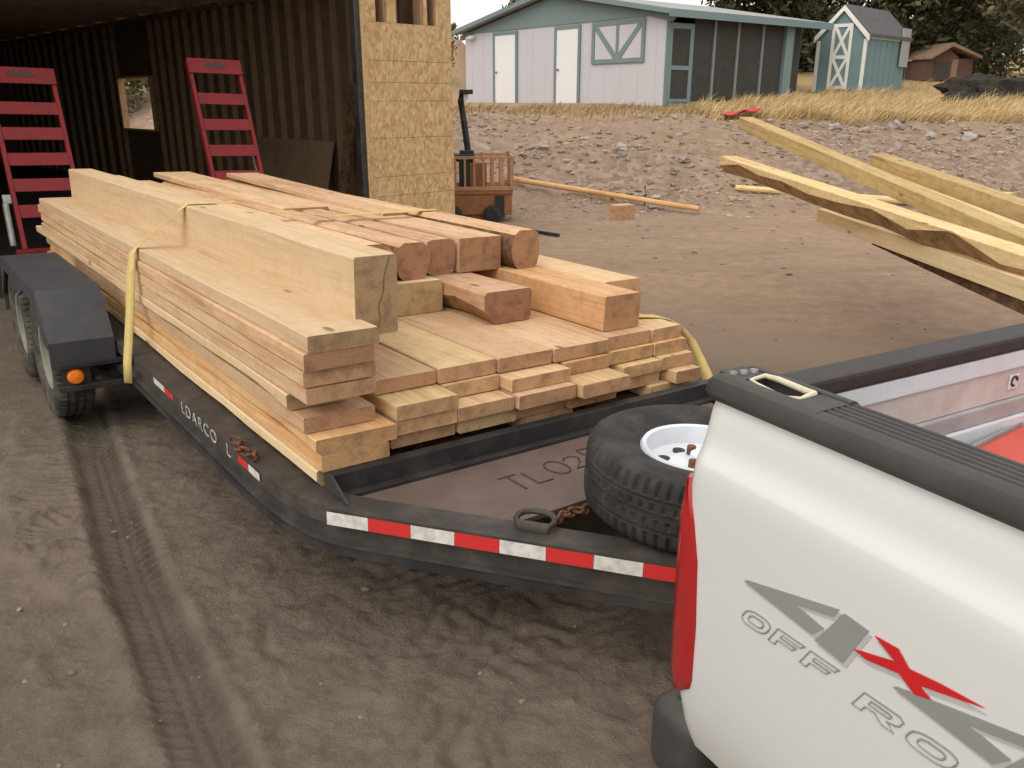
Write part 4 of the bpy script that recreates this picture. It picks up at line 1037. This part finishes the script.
    mb.tube(ring, .0105, 8, closed=True); mb.box(c.x - .05, c.x + .05, c.y - .012, c.y + .012, .5, .522, .006, mat=T(c.x, c.y, 0) @ RZ(-.93) @ T(-c.x, -c.y, 0)); mb.build('tie_ring', M['dusty_steel'], t, smooth=True)
    def chain(pts, nm='chain'):
        m2 = MB()
        for i, (p, q) in enumerate(zip(pts[:-1], pts[1:])):
            p = Vector(p); q = Vector(q); d = (q - p); x = d.normalized(); sd_ = x.cross(Vector((0, 0, 1))).normalized(); up = sd_.cross(x); a = sd_ if i % 2 else up
            cen = (p + q) / 2; l = d.length * .62
            m2.tube([cen + x * (math.cos(k * .785) * l) + a * (math.sin(k * .785) * .016) for k in range(8)], .0055, 6, closed=True)
        m2.build(nm, M['rust'], t, smooth=True)
    chain([(.50 + .026 * k, -.66 + .010 * math.sin(k) + .003 * k, .515 + .012 * abs(math.sin(k * 1.3))) for k in range(6)])
    chain([(-.10 + .02 * math.sin(k * 1.4), .34 + .032 * k, .512 + .01 * (k % 2)) for k in range(8)])
    # wheels and mudguards
    for side in (0, 1):
        sx = -1 if side == 0 else 1; xc = -.325 if side == 0 else 2.325
        for vy in (2.80, 3.69):
            w = MB(); tyre(w, (xc, vy, .362), .362, .205, 0, 60); ow = w.build('wheel', M['dusty_rubber'], t, smooth=30)
            q = MB(); rim(q, (xc, vy, .362), .205, .19, 0, sx); q.build('rim', M['rim_grey'], ow, smooth=True)
        x0, x1 = (-.445, -.125) if side == 0 else (2.125, 2.445)
        pr = [(2.36, .385), (2.36, .53), (2.565, .775), (3.90, .775), (4.07, .53), (4.07, .385)]
        inn = [(y + (.012 if y < 3 else -.012), z - (.012 if z > .5 else 0)) for y, z in pr]
        mb = MB(); mb.prism(pr + inn[::-1], 0, x0, x1)
        xf = x0 if side == 0 else x1
        mb.prism([(2.362, .50), (2.565, .772), (3.90, .772), (4.068, .50), (4.03, .50), (3.78, .70), (3.46, .70), (3.24, .63), (3.03, .70), (2.70, .70), (2.45, .50)], 0, xf - .006, xf + .006)
        f = mb.build('mudguard', M['fender'], t)
        mb = MB()
        for (z0, z1, a, b) in ((.385, .412, x0 + .02, x1 + .13), (.258, .29, x0 + .02, x1 + .05)) if side == 0 else (): mb.box(a, b, 2.345, 2.42, z0, z1, .004)
        if side == 0:
            mb.box(-.40, -.26, 2.372, 2.38, .285, .39); mb.build('bracket', BK, t); mb = MB(); mb.lathe([(0, 0), (.043, 0), (.043, -.012), (.033, -.028), (0, -.034)], 20, 1, (-.335, 2.371, .335)); mb.build('marker_light', M['amber'], t, smooth=True)
    for vy in (2.80, 3.69):
        mb = MB(); mb.tube([(-.25, vy, .362), (2.25, vy, .362)], .03, 10); mb.build('axle', BK, t)
    # loading ramps, raised and leaning back
    for xc in (.185, 1.935):
        r = bpy.data.objects.new('ramp', None); COL.objects.link(r); r.parent = t; r['label'] = 'raised red ladder ramp'
        r.matrix_local = T(xc, 5.82 if xc < 1 else 5.9, .52) @ Matrix.Rotation(-R(27 if xc < 1 else 24), 4, 'X')
        Hh, hw, sp_ = (1.66, .272, .238) if xc < 1 else (1.80, .265, .268)
        for s in (-1, 1):
            m2 = MB(); xa, xb = sorted((s * hw, s * (hw - .035))); m2.box(xa, xb, -.03, .045, 0, Hh, .004); m2.build('side_bar', M['red_steel'], r)
        zs = [Hh - .115 - sp_ * k for k in range(1, 6)]
        for z in zs:
            m2 = MB(); m2.box(-hw + .036, hw - .036, -.035, -.028, z - .075, z + .040); m2.box(-hw + .036, hw - .036, -.028, .045, z + .033, z + .040); m2.build('rung', M['red_steel'], r)
        m2 = MB(); m2.box(-hw - .004, hw + .004, -.045, -.031, Hh - .14, Hh + .012, .003); m2.box(-hw, hw, -.031, .05, Hh + .001, Hh + .012); tp = m2.build('top_plate', M['red_steel'], r)
        m2 = MB()
        for k in range(9): m2.box(-.11 + k * .022, -.082 + k * .024, -.0475 - .0001 * k, -.0452, Hh - .085 + .011 * ((k * 5) % 3), Hh - .045 + .008 * ((k * 7) % 4))
        m2.build('worn_sticker', M['marking'], r)
        m2 = MB(); m2.tube([(-hw - .06, .02, .05), (-hw - .055, 0, .42)], .026, 9); m2.box(-hw - .07, -hw - .004, -.02, .03, .42, .50, .006); m2.build('lift_spring', M['zinc'], r, smooth=True)
    mb = MB(); mb.tube([(2.16, 5.95, .52), (2.20, 6.1, .9), (2.17, 6.35, 1.25)], .018, 8); mb.build('ramp_chain', M['zinc'], t, smooth=True)
    part('ramp_hinge', M['red_steel'], t, (-.14, .42, 5.74, 5.84, .47, .53), (1.58, 2.14, 5.74, 5.84, .47, .53), ch=.006)
    part('tail_beam', BK, t, (-.13, 2.13, 5.66, 5.74, .34, .50))
trailer()

# spare wheel lying on the tongue
sw = thing('spare_wheel', 'spare wheel with a white rim lying flat on the trailer tongue', 'wheel', MTR @ T(.962, -.825, .623) @ RZ(.4) @ Matrix.Rotation(R(1.5), 4, 'X'))
w = MB(); tyre(w, (0, 0, 0), .378, .235, 2, 64, True, .205); w.build('tyre', M['rubber'], sw, smooth=30)
q = MB(); rim(q, (0, 0, 0), .207, .225, 2, 1)
ro = q.build('rim', M['rim_white'], sw, smooth=35)
for k in range(8):
    q = MB(); a = k * math.pi / 4 + .2; q.lathe([(0, 0), (.021, 0), (.021, .006), (0, .006)], 14, 2, (.125 * math.cos(a), .125 * math.sin(a), .0285))
    q.build('hole_shade_disc', M['black_plastic'], ro)  # black disc laid on the rim, its colour standing for shade in a hole
for k in range(3):
    q = MB(); a = k * 2.09 + .9; q.lathe([(0, 0), (.015, 0), (.015, .03), (0, .03)], 6, 2, (.07 * math.cos(a), .07 * math.sin(a), .04))
    q.build('lug_bolt', M['rust'], ro)

# ------------------------------------------------------------------ straps
def ribbon(name, label, path, width_dir, w, mw, group):
    """flat webbing along a list of points; width_dir per point"""
    vs = []; fs = []
    for p, d in zip(path, width_dir):
        p = Vector(p); d = Vector(d).normalized() * w / 2; vs += [p - d, p + d]
    for i in range(len(path) - 1): fs.append((2 * i, 2 * i + 1, 2 * i + 3, 2 * i + 2))
    mb = MB(); mb.add(vs, fs); o = mb.build(name, M['strap'], mw=mw, smooth=True)
    md = o.modifiers.new('thick', 'SOLIDIFY'); md.thickness = .004; md.offset = 0
    return tag(o, label, 'strap', group)
cl = MTR.inverted() @ Vector((0, 0, 1.75)); vd = (Vector((.08, 2.0, 1.147)) - cl).normalized(); vd = tuple((vd + Vector((0, .16, 0))).normalized())   # the taut length is twisted on edge
ribbon('ratchet_strap', 'yellow strap hanging down the left side of the stack onto the trailer rail', 
       [(-.150, 2.02, .36), (-.142, 2.02, .47), (-.098, 2.04, .72), (-.072, 2.04, .92), (-.056, 2.04, 1.02), (-.036, 2.035, 1.049), (.005, 2.022, 1.084), (.08, 2.0, 1.147), (.155, 1.967, 1.212), (.195, 1.95, 1.252), (.206, 1.945, 1.2635), (.44, 1.93, 1.2645), (.60, 1.93, 1.206), (1.0, 1.93, 1.166), (1.66, 1.93, 1.170), (1.80, 1.93, 1.10), (1.985, 1.93, .97), (2.06, 1.93, .50)],
       [(-.6, .8, 0)] * 4 + [(-.3, .95, 0), (0, 1, 0)] + [vd, vd, vd] + [(0, 1, 0)] * 9, .05, MTR, 'yellow straps')
ribbon('ratchet_strap', 'yellow strap curving over the right front corner of the stack to the rail end',
       [(1.62, .43, .8105), (1.84, .335, .8115), (1.905, .30, .809), (1.955, .275, .793), (2.005, .245, .755), (2.045, .205, .70), (2.068, .16, .62), (2.072, .10, .54), (2.06, .05, .46)],
       [(0.2, 1, 0), (.2, 1, 0), (.1, 1, 0), (-.1, 1, .1), (-.35, 1, .15), (-.5, 1, .2), (-.6, 1, .2), (-.6, 1, .2), (-.5, 1, .2)], .062, MTR, 'yellow straps')

# ------------------------------------------------------------------ raised timbers on the right
def between(p, q, up=Vector((0, 0, 1))):
    p = Vector(p); q = Vector(q); y = (q - p).normalized(); x = y.cross(up).normalized(); z = x.cross(y)
    return Matrix(((x.x, y.x, z.x, p.x), (x.y, y.y, z.y, p.y), (x.z, y.z, z.z, p.z), (0, 0, 0, 1))), (q - p).length
GR = 'raised timbers at the right'
def rbeam(label, p, q, ext, w, h, mat, seed, cat='beam', name='beam', **kw):
    p = Vector(p); q = Vector(q); e = q + (q - p).normalized() * ext
    mw, ln = between(p, e); return sawn(name, label, cat, GR, mw, w, h, ln, M[mat], seed, **kw)
rbeam('lower raised slab with a ragged bark side, pointing left across the dirt', (2.24, 9.0, 1.035), (3.03, 4.8, .735), 3.0, .19, .165, 'wood_pale', 81, 'slab', 'slab', wane=.115, wane_side=1, wob=.02)
rbeam('longest raised beam, its far end highest against the bank', (2.46, 9.3, 1.465), (3.34, 5.4, .80), 2.6, .16, .115, 'wood_olive', 82, wob=.008)
rbeam('short thick raised beam at the upper right of the timber fan', (3.37, 8.0, 1.16), (3.75, 6.0, .90), 4.0, .16, .12, 'wood_olive', 83, wob=.008)
rbeam('thin pale raised board just under the short thick beam', (3.24, 7.9, 1.12), (3.52, 5.8, .87), 3.6, .16, .04, 'wood_pale', 84, 'plank', 'plank')
rbeam('lowest raised timber, running level beneath the ragged slab', (2.84, 7.7, .70), (3.00, 4.7, .66), 3.0, .16, .12, 'wood_yellow', 85)
rbeam('dark barked slab edge underneath the lowest raised timber', (3.10, 7.0, .605), (3.02, 4.7, .585), 3.0, .2, .07, 'bark', 86, 'slab', 'slab')
for k, y in enumerate((4.45, 2.9)):
    for j in range(3):
        mb = MB(); L0 = 1.15; mb.box(-L0 / 2, L0 / 2, -.1, .1, 0, .19, .006)
        o = mb.build('support_block', M['wood_olive'], mw=T(3.75 + .1 * k, y, gz(3.7, y) - .01 + j * .19)); tag(o, 'rough bearer block stacked under the raised timbers', 'block', 'bearer blocks under the raised timbers')

# ------------------------------------------------------------------ pickup truck
def truck():
    t = thing('pickup_truck', 'white pickup truck with a black bed rail and grey and red lettering on its side', 'pickup truck', MTK)
    Wd = 1.94
    prof = [(.066, 1.236), (.040, 1.224), (.031, 1.20), (.024, 1.165), (.018, 1.14), (.0135, 1.126), (.0085, 1.115), (.004, 1.106), (.001, 1.096), (-.002, 1.08), (-.004, 1.05), (-.004, .95), (-.004, .82), (-.003, .72), (.0, .64), (.006, .57), (.018, .50), (.036, .44), (.06, .42)]
    ax, az, ar = 1.28, .46, .47
    def bedside(mirror):
        ss = [0, .004, .012, .024, .04, .06, .08, .12, .2, .3, .42, .55, .68] + [ax + ar * math.cos(math.pi * (1 - k / 14)) for k in range(15)] + [1.85, 1.95, 2.03]
        vs = []; fs = []; n = len(prof)
        for s in ss:
            rc = .028; cr = 0 if s >= rc else rc - math.sqrt(max(0, rc * rc - (rc - s) ** 2))
            for (tt, z) in prof:
                # rear edge leans: full at mid height, pulled in towards the rail
                lean = .006 * max(0, (z - .95) / .28) ** 1.5 + .02 * max(0, (.62 - z) / .2) ** 2
                zz = z; ss_ = s + lean * max(0, 1 - s / .5)
                dx = s - ax
                if abs(dx) < ar - 1e-4:
                    za = az + math.sqrt(ar * ar - dx * dx)
                    if z < za: zz = za + (z - .42) * .0001
                elif abs(abs(dx) - ar) < .001 and z < az: zz = z
                y = tt + cr
                vs.append((ss_, (Wd - y) if mirror else y, zz))
        for i in range(len(ss) - 1):
            for j in range(n - 1): fs.append((i * n + j, i * n + j + 1, (i + 1) * n + j + 1, (i + 1) * n + j))
        mb = MB(); mb.add(vs, fs)
        # rear return
        rear = [vs[j] for j in range(n)]; k0 = len(mb.v)
        mb.v += [(p[0], (Wd - .16) if mirror else .16, p[2]) for p in rear]
        for j in range(n - 1): mb.f.append((j, j + 1, k0 + j + 1, k0 + j)); mb.mi.append(0)
        o = mb.build('bedside', M['white_paint'], t, smooth=30)
        bm = bmesh.new(); bm.from_mesh(o.data); bmesh.ops.remove_doubles(bm, verts=bm.verts[:], dist=.0006); bmesh.ops.recalc_face_normals(bm, faces=bm.faces[:]); bm.to_mesh(o.data); bm.free(); shade(o, 50)
        return o
    bedside(False); bedside(True)
    # tail lamp, wrapped round the rear corner
    for mirror in (False, True):
        zs = [.575 + .488 * k / 18 for k in range(19)]; vs = []; fs = []
        wz = [(.575, .018), (.590, .044), (.62, .056), (.75, .060), (.90, .050), (.99, .030), (1.045, .013), (1.08, .004)]
        for z in zs:
            for (za, wa), (zb, wb) in zip(wz[:-1], wz[1:]):
                if za <= z <= zb + 1e-6: wid = wa + (wb - wa) * (z - za) / (zb - za)
            rc = .028; ff = min(1, wid / .03)
            def cor(q): return (rc - math.sqrt(max(0, rc * rc - (rc - q) ** 2))) if q < rc else 0
            pt = np.interp(z, [q[1] for q in prof[::-1]], [q[0] for q in prof[::-1]]); off = .0075
            row = [(wid + .003, pt + cor(wid) + .004), (wid, pt + cor(wid) - off * .7), (wid * .85, pt + cor(wid * .85) - off), (wid * .5, pt + cor(wid * .5) - off - .001), (.012 * ff + .004 * (1 - ff), pt - .0075 + .006 * (1 - ff)), (.006 - .013 * ff, pt + .008 - .009 * ff), (-.015 * ff - .002, pt + .016), (-.020 * ff - .002, .05), (-.018 * ff - .002, .09), (-.004, .125)]
            vs += [(a, (Wd - b) if mirror else b, z) for a, b in row]
        m = 10
        for i in range(18):
            for j in range(m - 1): fs.append((i * m + j, i * m + j + 1, (i + 1) * m + j + 1, (i + 1) * m + j))
        fs += [tuple(range(m)), tuple(18 * m + j for j in range(m))]
        mb = MB(); mb.add(vs, fs); mb.build('tail_lamp', M['lens_red'], t, smooth=50)
    # black bed rail cap with a stake pocket
    def cap(mirror):
        def Y(y): return Wd - y if mirror else y
        mb = MB()
        pr = [(.030, 1.222), (.020, 1.226), (.012, 1.238), (.012, 1.256), (.018, 1.268), (.028, 1.273)]
        for k in range(5):
            y = .040 + k * .015
            pr += [(y, 1.274), (y + .003, 1.2685), (y + .007, 1.2685), (y + .010, 1.274)]
        pr += [(.118, 1.273), (.128, 1.266), (.130, 1.240), (.126, 1.222)]
        # grooved length
        a, b = .262, 2.03
        vs = [(s, Y(p[0]), p[1]) for s in (a, b) for p in pr]; n = len(pr)
        mb.add(vs, [(j, (j + 1) % n, n + (j + 1) % n, n + j) for j in range(n)] + [tuple(range(n)), tuple(range(n, 2 * n))])
        # end block round the pocket
        e0, e1 = .002, .262
        h0, h1, g0, g1 = .080, .205, .044, .104
        out = [(.030, 1.222), (.020, 1.226), (.012, 1.238), (.012, 1.256), (.018, 1.268), (.028, 1.274), (g0, 1.2755), (g0, 1.222)]
        inn = [(g1, 1.222), (g1, 1.276), (.108, 1.278), (.120, 1.276), (.130, 1.268), (.130, 1.240), (.126, 1.222)]
        for pp in (out, inn):
            n2 = len(pp); sts = [(e0, .014, .022), (e0 + .012, .006, .008), (e0 + .035, 0, 0), (e1, 0, 0)] 
            vs = [(s, Y(p[0] + (k if p[0] < .06 else -k)), p[1] - dz * (p[1] > 1.24)) for s, k, dz in sts for p in pp]; f = []
            for i in range(3): f += [(i * n2 + j, i * n2 + (j + 1) % n2, (i + 1) * n2 + (j + 1) % n2, (i + 1) * n2 + j) for j in range(n2)]
            f += [tuple(range(n2)), tuple(3 * n2 + j for j in range(n2))]; mb.add(vs, f)
        y0, y1 = sorted((Y(g0 + .0005), Y(g1 - .0005)))
        mb.box(e0 + .016, h0, y0, y1, 1.222, 1.274); mb.box(h1, e1 - .001, y0, y1, 1.222, 1.2745)
        o = mb.build('rail_cap', M['plastic'], t, smooth=30)
        m2 = MB(); loop = [(h0 + .006, .056), (h0 + .03, .0455), (h1 - .03, .0455), (h1 - .004, .056), (h1 - .006, .090), (h1 - .03, .101), (h0 + .03, .101), (h0 + .006, .090)]
        m2.tube([(s, Y(y), 1.2735 + .003 * math.sin(i * 2.1)) for i, (s, y) in enumerate(loop)], [.0034, .0022, .0022, .0036, .006, .0062, .0058, .0046], 8, closed=True); m2.build('pocket_lining', M['cream'], o, smooth=True)
        m2 = MB(); m2.box(h0, h1, y0, y1, 1.224, 1.240); m2.build('pocket_floor', M['bed_dark'], o)
        m2 = MB()
        for k in range(3): m2.lathe([(0, 0), (.009, 0), (.0075, .006), (0, .007)], 12, 2, (e0 + .045 + k * .004, Y(.050 + k * .022), 1.273))
        m2.build('rivet', M['zinc'], o, smooth=True)
    cap(False); cap(True)
    # tailgate, seen from inside the bed
    y0, y1 = .135, Wd - .135
    part('tailgate', M['white_paint'], t, (.035, .088, y0, y1, .62, 1.214), ch=.006)
    tg = t.children[-1] if False else None
    part('tailgate_cap', M['cap_dark'], t, (.032, .105, y0, y1, 1.2145, 1.250), ch=.008)
    part('tailgate_lip', M['bed_blue'], t, (.0885, .101, y0, y1, 1.172, 1.2135), ch=.003)
    part('tailgate_panel', M['bed_white'], t, (.0885, .094, y0, y1, 1.098, 1.170))
    part('tailgate_ledge', M['bed_grey'], t, (.0885, .104, y0, y1, 1.056, 1.096), ch=.004)
    part('tailgate_lower', M['bed_blue'], t, (.0885, .110, y0, y1, 1.012, 1.0545), ch=.004)
    part('tailgate_base', M['bed_grey'], t, (.0885, .100, y0, y1, .74, 1.0105))
    mb = MB(); mb.box(.0945, .0985, .86, .895, 1.120, 1.155, .002); mb.build('latch_plate', M['bed_blue'], t)
    mb = MB(); mb.tube([(.099, .877 + .011 * math.cos(a * .6), 1.140 + .011 * math.sin(a * .6)) for a in range(9)], .0032, 6); mb.build('latch_mark', M['marking'], t)
    # bed
    part('bed_floor', M['bed_dark'], t, (.10, 2.02, .12, Wd - .12, .70, .74))
    part('bed_wall', M['bed_grey'], t, (.11, 2.02, .100, .135, .74, 1.222)); part('bed_wall', M['bed_grey'], t, (.11, 2.02, Wd - .135, Wd - .100, .74, 1.222))
    part('bed_front', M['bed_grey'], t, (1.985, 2.02, .136, Wd - .136, .74, 1.25))
    for yy in ((.1355, .33), (Wd - .33, Wd - .1355)):
        mb = MB(); mb.prism([(ax - .45, .741), (ax + .45, .741), (ax + .40, .94), (ax + .25, 1.0), (ax - .25, 1.0), (ax - .40, .94)], 1, yy[0], yy[1]); mb.build('wheel_housing', M['bed_dark'], t)
    # bumper with a ribbed step pad
    mb = MB(); mb.prism([(-.100, .40), (-.100, .475), (-.085, .495), (.02, .495), (.045, .475), (.045, .42), (.0, .36), (-.08, .36)], 1, .14, Wd - .14); bp = mb.build('rear_bumper', M['zinc'], t)
    for (a, b) in ((.016, .16), (Wd - .16, Wd - .016)):
        mb = MB(); mb.box(-.100, .052, a, b, .29, .490, .055)
        mb.build('bumper_end', M['plastic'], t, smooth=40)
        for k in range(3):
            m2 = MB(); m2.box(-.050 + k * .034, -.036 + k * .034, a + .045, b - .045, .488, .495, .003); m2.build('step_rib', M['plastic'], t)
    # lettering on the bedside
    Yd = -.0068
    def decal(name, polys, mat, y=Yd, lift=.0):
        mb = MB()
        for p in polys: mb.prism(p, 1, y, y + .0022)
        return mb.build(name, mat, t)
    bl = [(.175, .929), (.377, .984), (.368, .965), (.294, .946), (.354, .936), (.334, .911), (.18, .918)]
    bl = [(.175, .927), (.180, .9315), (.377, .984), (.369, .966), (.291, .945), (.354, .935), (.333, .911)]
    blk = [(.388, .983), (.434, .979), (.398, .897), (.340, .904)]
    X = [(.446, .978), (.486, .980), (.508, .959), (.556, .9665), (.620, .9715), (.528, .944), (.547, .933), (.523, .925), (.494, .942), (.437, .930), (.414, .934), (.485, .957)]
    sh = lambda P, a, b: [(p[0] + a, p[1] + b) for p in P]
    decal('four_decal', [sh(bl, .006, -.005), sh(blk, .006, -.006)], M['decal_light'], -.0056)
    decal('four_decal', [bl, blk], M['decal_grey'])
    decal('four_decal', [sh(sh(bl, .313, -.014), .006, -.005), sh(sh(blk, .313, -.014), .006, -.006)], M['decal_light'], -.0056)
    decal('four_decal', [sh(bl, .313, -.014), sh(blk, .313, -.014)], M['decal_grey'])
    decal('cross_decal', [sh(X, .005, -.008)], M['decal_light'], -.0058); decal('cross_decal', [X], M['decal_red'], -.0076)
    def rr(x0, y0, x1, y1, r, n=4):
        out = []
        for cx, cy, a0 in ((x1 - r, y1 - r, 0), (x0 + r, y1 - r, 90), (x0 + r, y0 + r, 180), (x1 - r, y0 + r, 270)):
            out += [(cx + r * math.cos(R(a0 + 90 * k / n)), cy + r * math.sin(R(a0 + 90 * k / n))) for k in range(n + 1)]
        return out
    loops = {'O': [rr(0, 0, 1, 1, .36), rr(.22, .26, .78, .74, .18)],
             'D': [[(0, 0)] + rr(0, 0, 1, 1, .34)[-5:] + rr(0, 0, 1, 1, .34)[:5] + [(0, 1)], [(.24, .25)] + rr(.24, .25, .78, .75, .17)[-5:] + rr(.24, .25, .78, .75, .17)[:5] + [(.24, .75)]],
             'F': [[(0, 0), (.24, 0), (.24, .34), (.78, .34), (.86, .56), (.24, .56), (.24, .76), (.92, .76), (1, 1), (0, 1)]],
             'R': [[(0, 0), (.24, 0), (.24, .32), (.48, .32), (.74, 0), (1.04, 0), (.76, .34), (.92, .40), (1, .52), (1, .84), (.86, 1), (0, 1)], [(.24, .54), (.72, .54), (.76, .60), (.76, .72), (.70, .77), (.24, .77)]],
             'A': [[(0, 0), (.26, 0), (.38, .24), (.74, .24), (.78, 0), (1.04, 0), (.84, 1), (.54, 1)], [(.50, .46), (.72, .46), (.68, .74)]]}
    for txt, s0, z0, pitch, ww, hh in (('OFF', .172, .8445, .0715, .060, .0345), ('ROAD', .424, .837, .0905, .074, .0345)):
        for i, ch in enumerate(txt):
            mb = MB()
            for lp_ in loops[ch]: mb.tube([(s0 + i * pitch + q[0] * ww + q[1] * hh * .55, -.0048, z0 + q[1] * hh) for q in lp_], .0018, 5, closed=True)
            mb.build('letter', M['decal_grey'], t)
    # wheels
    for (xx, yy, sg) in ((ax, .14, -1), (ax, Wd - .14, 1), (4.75, .14, -1), (4.75, Wd - .14, 1)):
        w = MB(); tyre(w, (xx, yy, .38), .38, .25, 0, 60, False)
        w.v = [(xx + (p[1] - yy), yy + (p[0] - xx), p[2]) for p in w.v]; ow = w.build('wheel', M['rubber'], t, smooth=30)
        q = MB(); rim(q, (xx, yy, .38), .21, .24, 0, sg); q.v = [(xx + (p[1] - yy), yy + (p[0] - xx), p[2]) for p in q.v]; q.build('rim', M['zinc'], ow, smooth=True)
    # cab and bonnet (behind the viewer's right shoulder)
    mb = MB(); mb.prism([(2.08, .48), (2.08, 1.25), (4.02, 1.25), (5.30, 1.12), (5.42, .95), (5.42, .50), (5.16, .45), (5.10, .70), (4.95, .86), (4.55, .86), (4.38, .70), (4.32, .45)], 1, 0, Wd); mb.build('cab_body', M['white_paint'], t)
    mb = MB(); mb.prism([(2.12, 1.252), (2.25, 1.74), (2.45, 1.80), (3.25, 1.80), (3.42, 1.75), (4.02, 1.252)], 1, .10, Wd - .10); cb = mb.build('cab_roof', M['white_paint'], t)
    for y in (.095, Wd - .097):
        mb = MB(); mb.prism([(2.24, 1.29), (2.34, 1.70), (3.36, 1.70), (3.86, 1.29)], 1, y, y + .002); mb.build('side_window', M['glass'], cb)
    mb = MB(); mb.prism([(2.112, 1.30), (2.228, 1.70), (2.222, 1.702), (2.106, 1.302)], 1, .25, Wd - .25); mb.build('rear_window', M['glass'], cb)
    mb = MB(); mb.prism([(4.03, 1.27), (3.44, 1.74), (3.446, 1.746), (4.036, 1.276)], 1, .2, Wd - .2); mb.build('windscreen', M['glass'], cb)
    part('front_bumper', M['zinc'], t, (5.43, 5.55, .02, Wd - .02, .45, .66), ch=.02)
    for y in (.12, Wd - .42): part('headlight', M['bed_blue'], t, (5.37, 5.432, y, y + .3, .80, .98), ch=.01)
truck()
# red box in the truck bed
mb = MB(); mb.box(0, .62, 0, .42, 0, .27, .018); 
rb = thing('red_box', 'red lidded box lying in the truck bed behind the black rail', 'box', MTK @ T(.16, .66, .745) @ RZ(R(8)))
mb = MB(); mb.box(0, .62, 0, .42, 0, .235, .012); mb.build('box_body', M['red_box'], rb)
mb = MB(); mb.box(-.012, .632, -.012, .432, .2355, .285, .012); mb.build('lid', M['red_box'], rb)
mb = MB(); mb.box(-.018, -.012, .0, .42, .27, .29); mb.box(-.018, -.013, -.01, .43, .24, .26); mb.build('pale_edge', M['grey_sheet'], rb)

# ------------------------------------------------------------------ light, camera
SUN_EL, SUN_AZ = R(48), R(215)      # azimuth clockwise from +Y: broad soft light from the left and behind
wd = bpy.data.worlds.new('World'); S.world = wd; wd.use_nodes = True
nt = wd.node_tree; bg = nt.nodes['Background']
sk = nt.nodes.new('ShaderNodeTexSky'); sk.sky_type = 'NISHITA'; sk.sun_disc = False
sk.sun_elevation = SUN_EL; sk.sun_rotation = SUN_AZ; sk.dust_density = 5.0; sk.air_density = 1.0; sk.ozone_density = 1.0
hs = nt.nodes.new('ShaderNodeHueSaturation'); hs.inputs['Saturation'].default_value = .45; L(nt, sk.outputs[0], hs.inputs['Color'])   # thin evening cloud greys the sky
cloud = mix(nt, .72, hs.outputs[0], (8.6, 8.35, 7.9))      # an even bright veil of high cloud over it
L(nt, cloud, bg.inputs[0]); bg.inputs[1].default_value = .13
sun = bpy.data.lights.new('sun', 'SUN'); sun.energy = .6; sun.angle = R(60); sun.color = (1.0, .86, .70)
so = bpy.data.objects.new('sun', sun); COL.objects.link(so)
dirv = Vector((math.sin(SUN_AZ) * math.cos(SUN_EL), math.cos(SUN_AZ) * math.cos(SUN_EL), math.sin(SUN_EL)))
so.rotation_euler = dirv.to_track_quat('Z', 'Y').to_euler()
cam = bpy.data.cameras.new('camera'); cam.sensor_width = 36; cam.lens = 840 / 1024 * 36; cam.clip_end = 3000; cam.clip_start = .05
co = bpy.data.objects.new('camera', cam); COL.objects.link(co); co.location = (0, 0, 1.75); co.rotation_euler = (R(90 - 18.7), 0, 0)
S.camera = co
S.view_settings.view_transform = 'Standard'; S.view_settings.look = 'None'; S.view_settings.exposure = .42; S.view_settings.gamma = 1
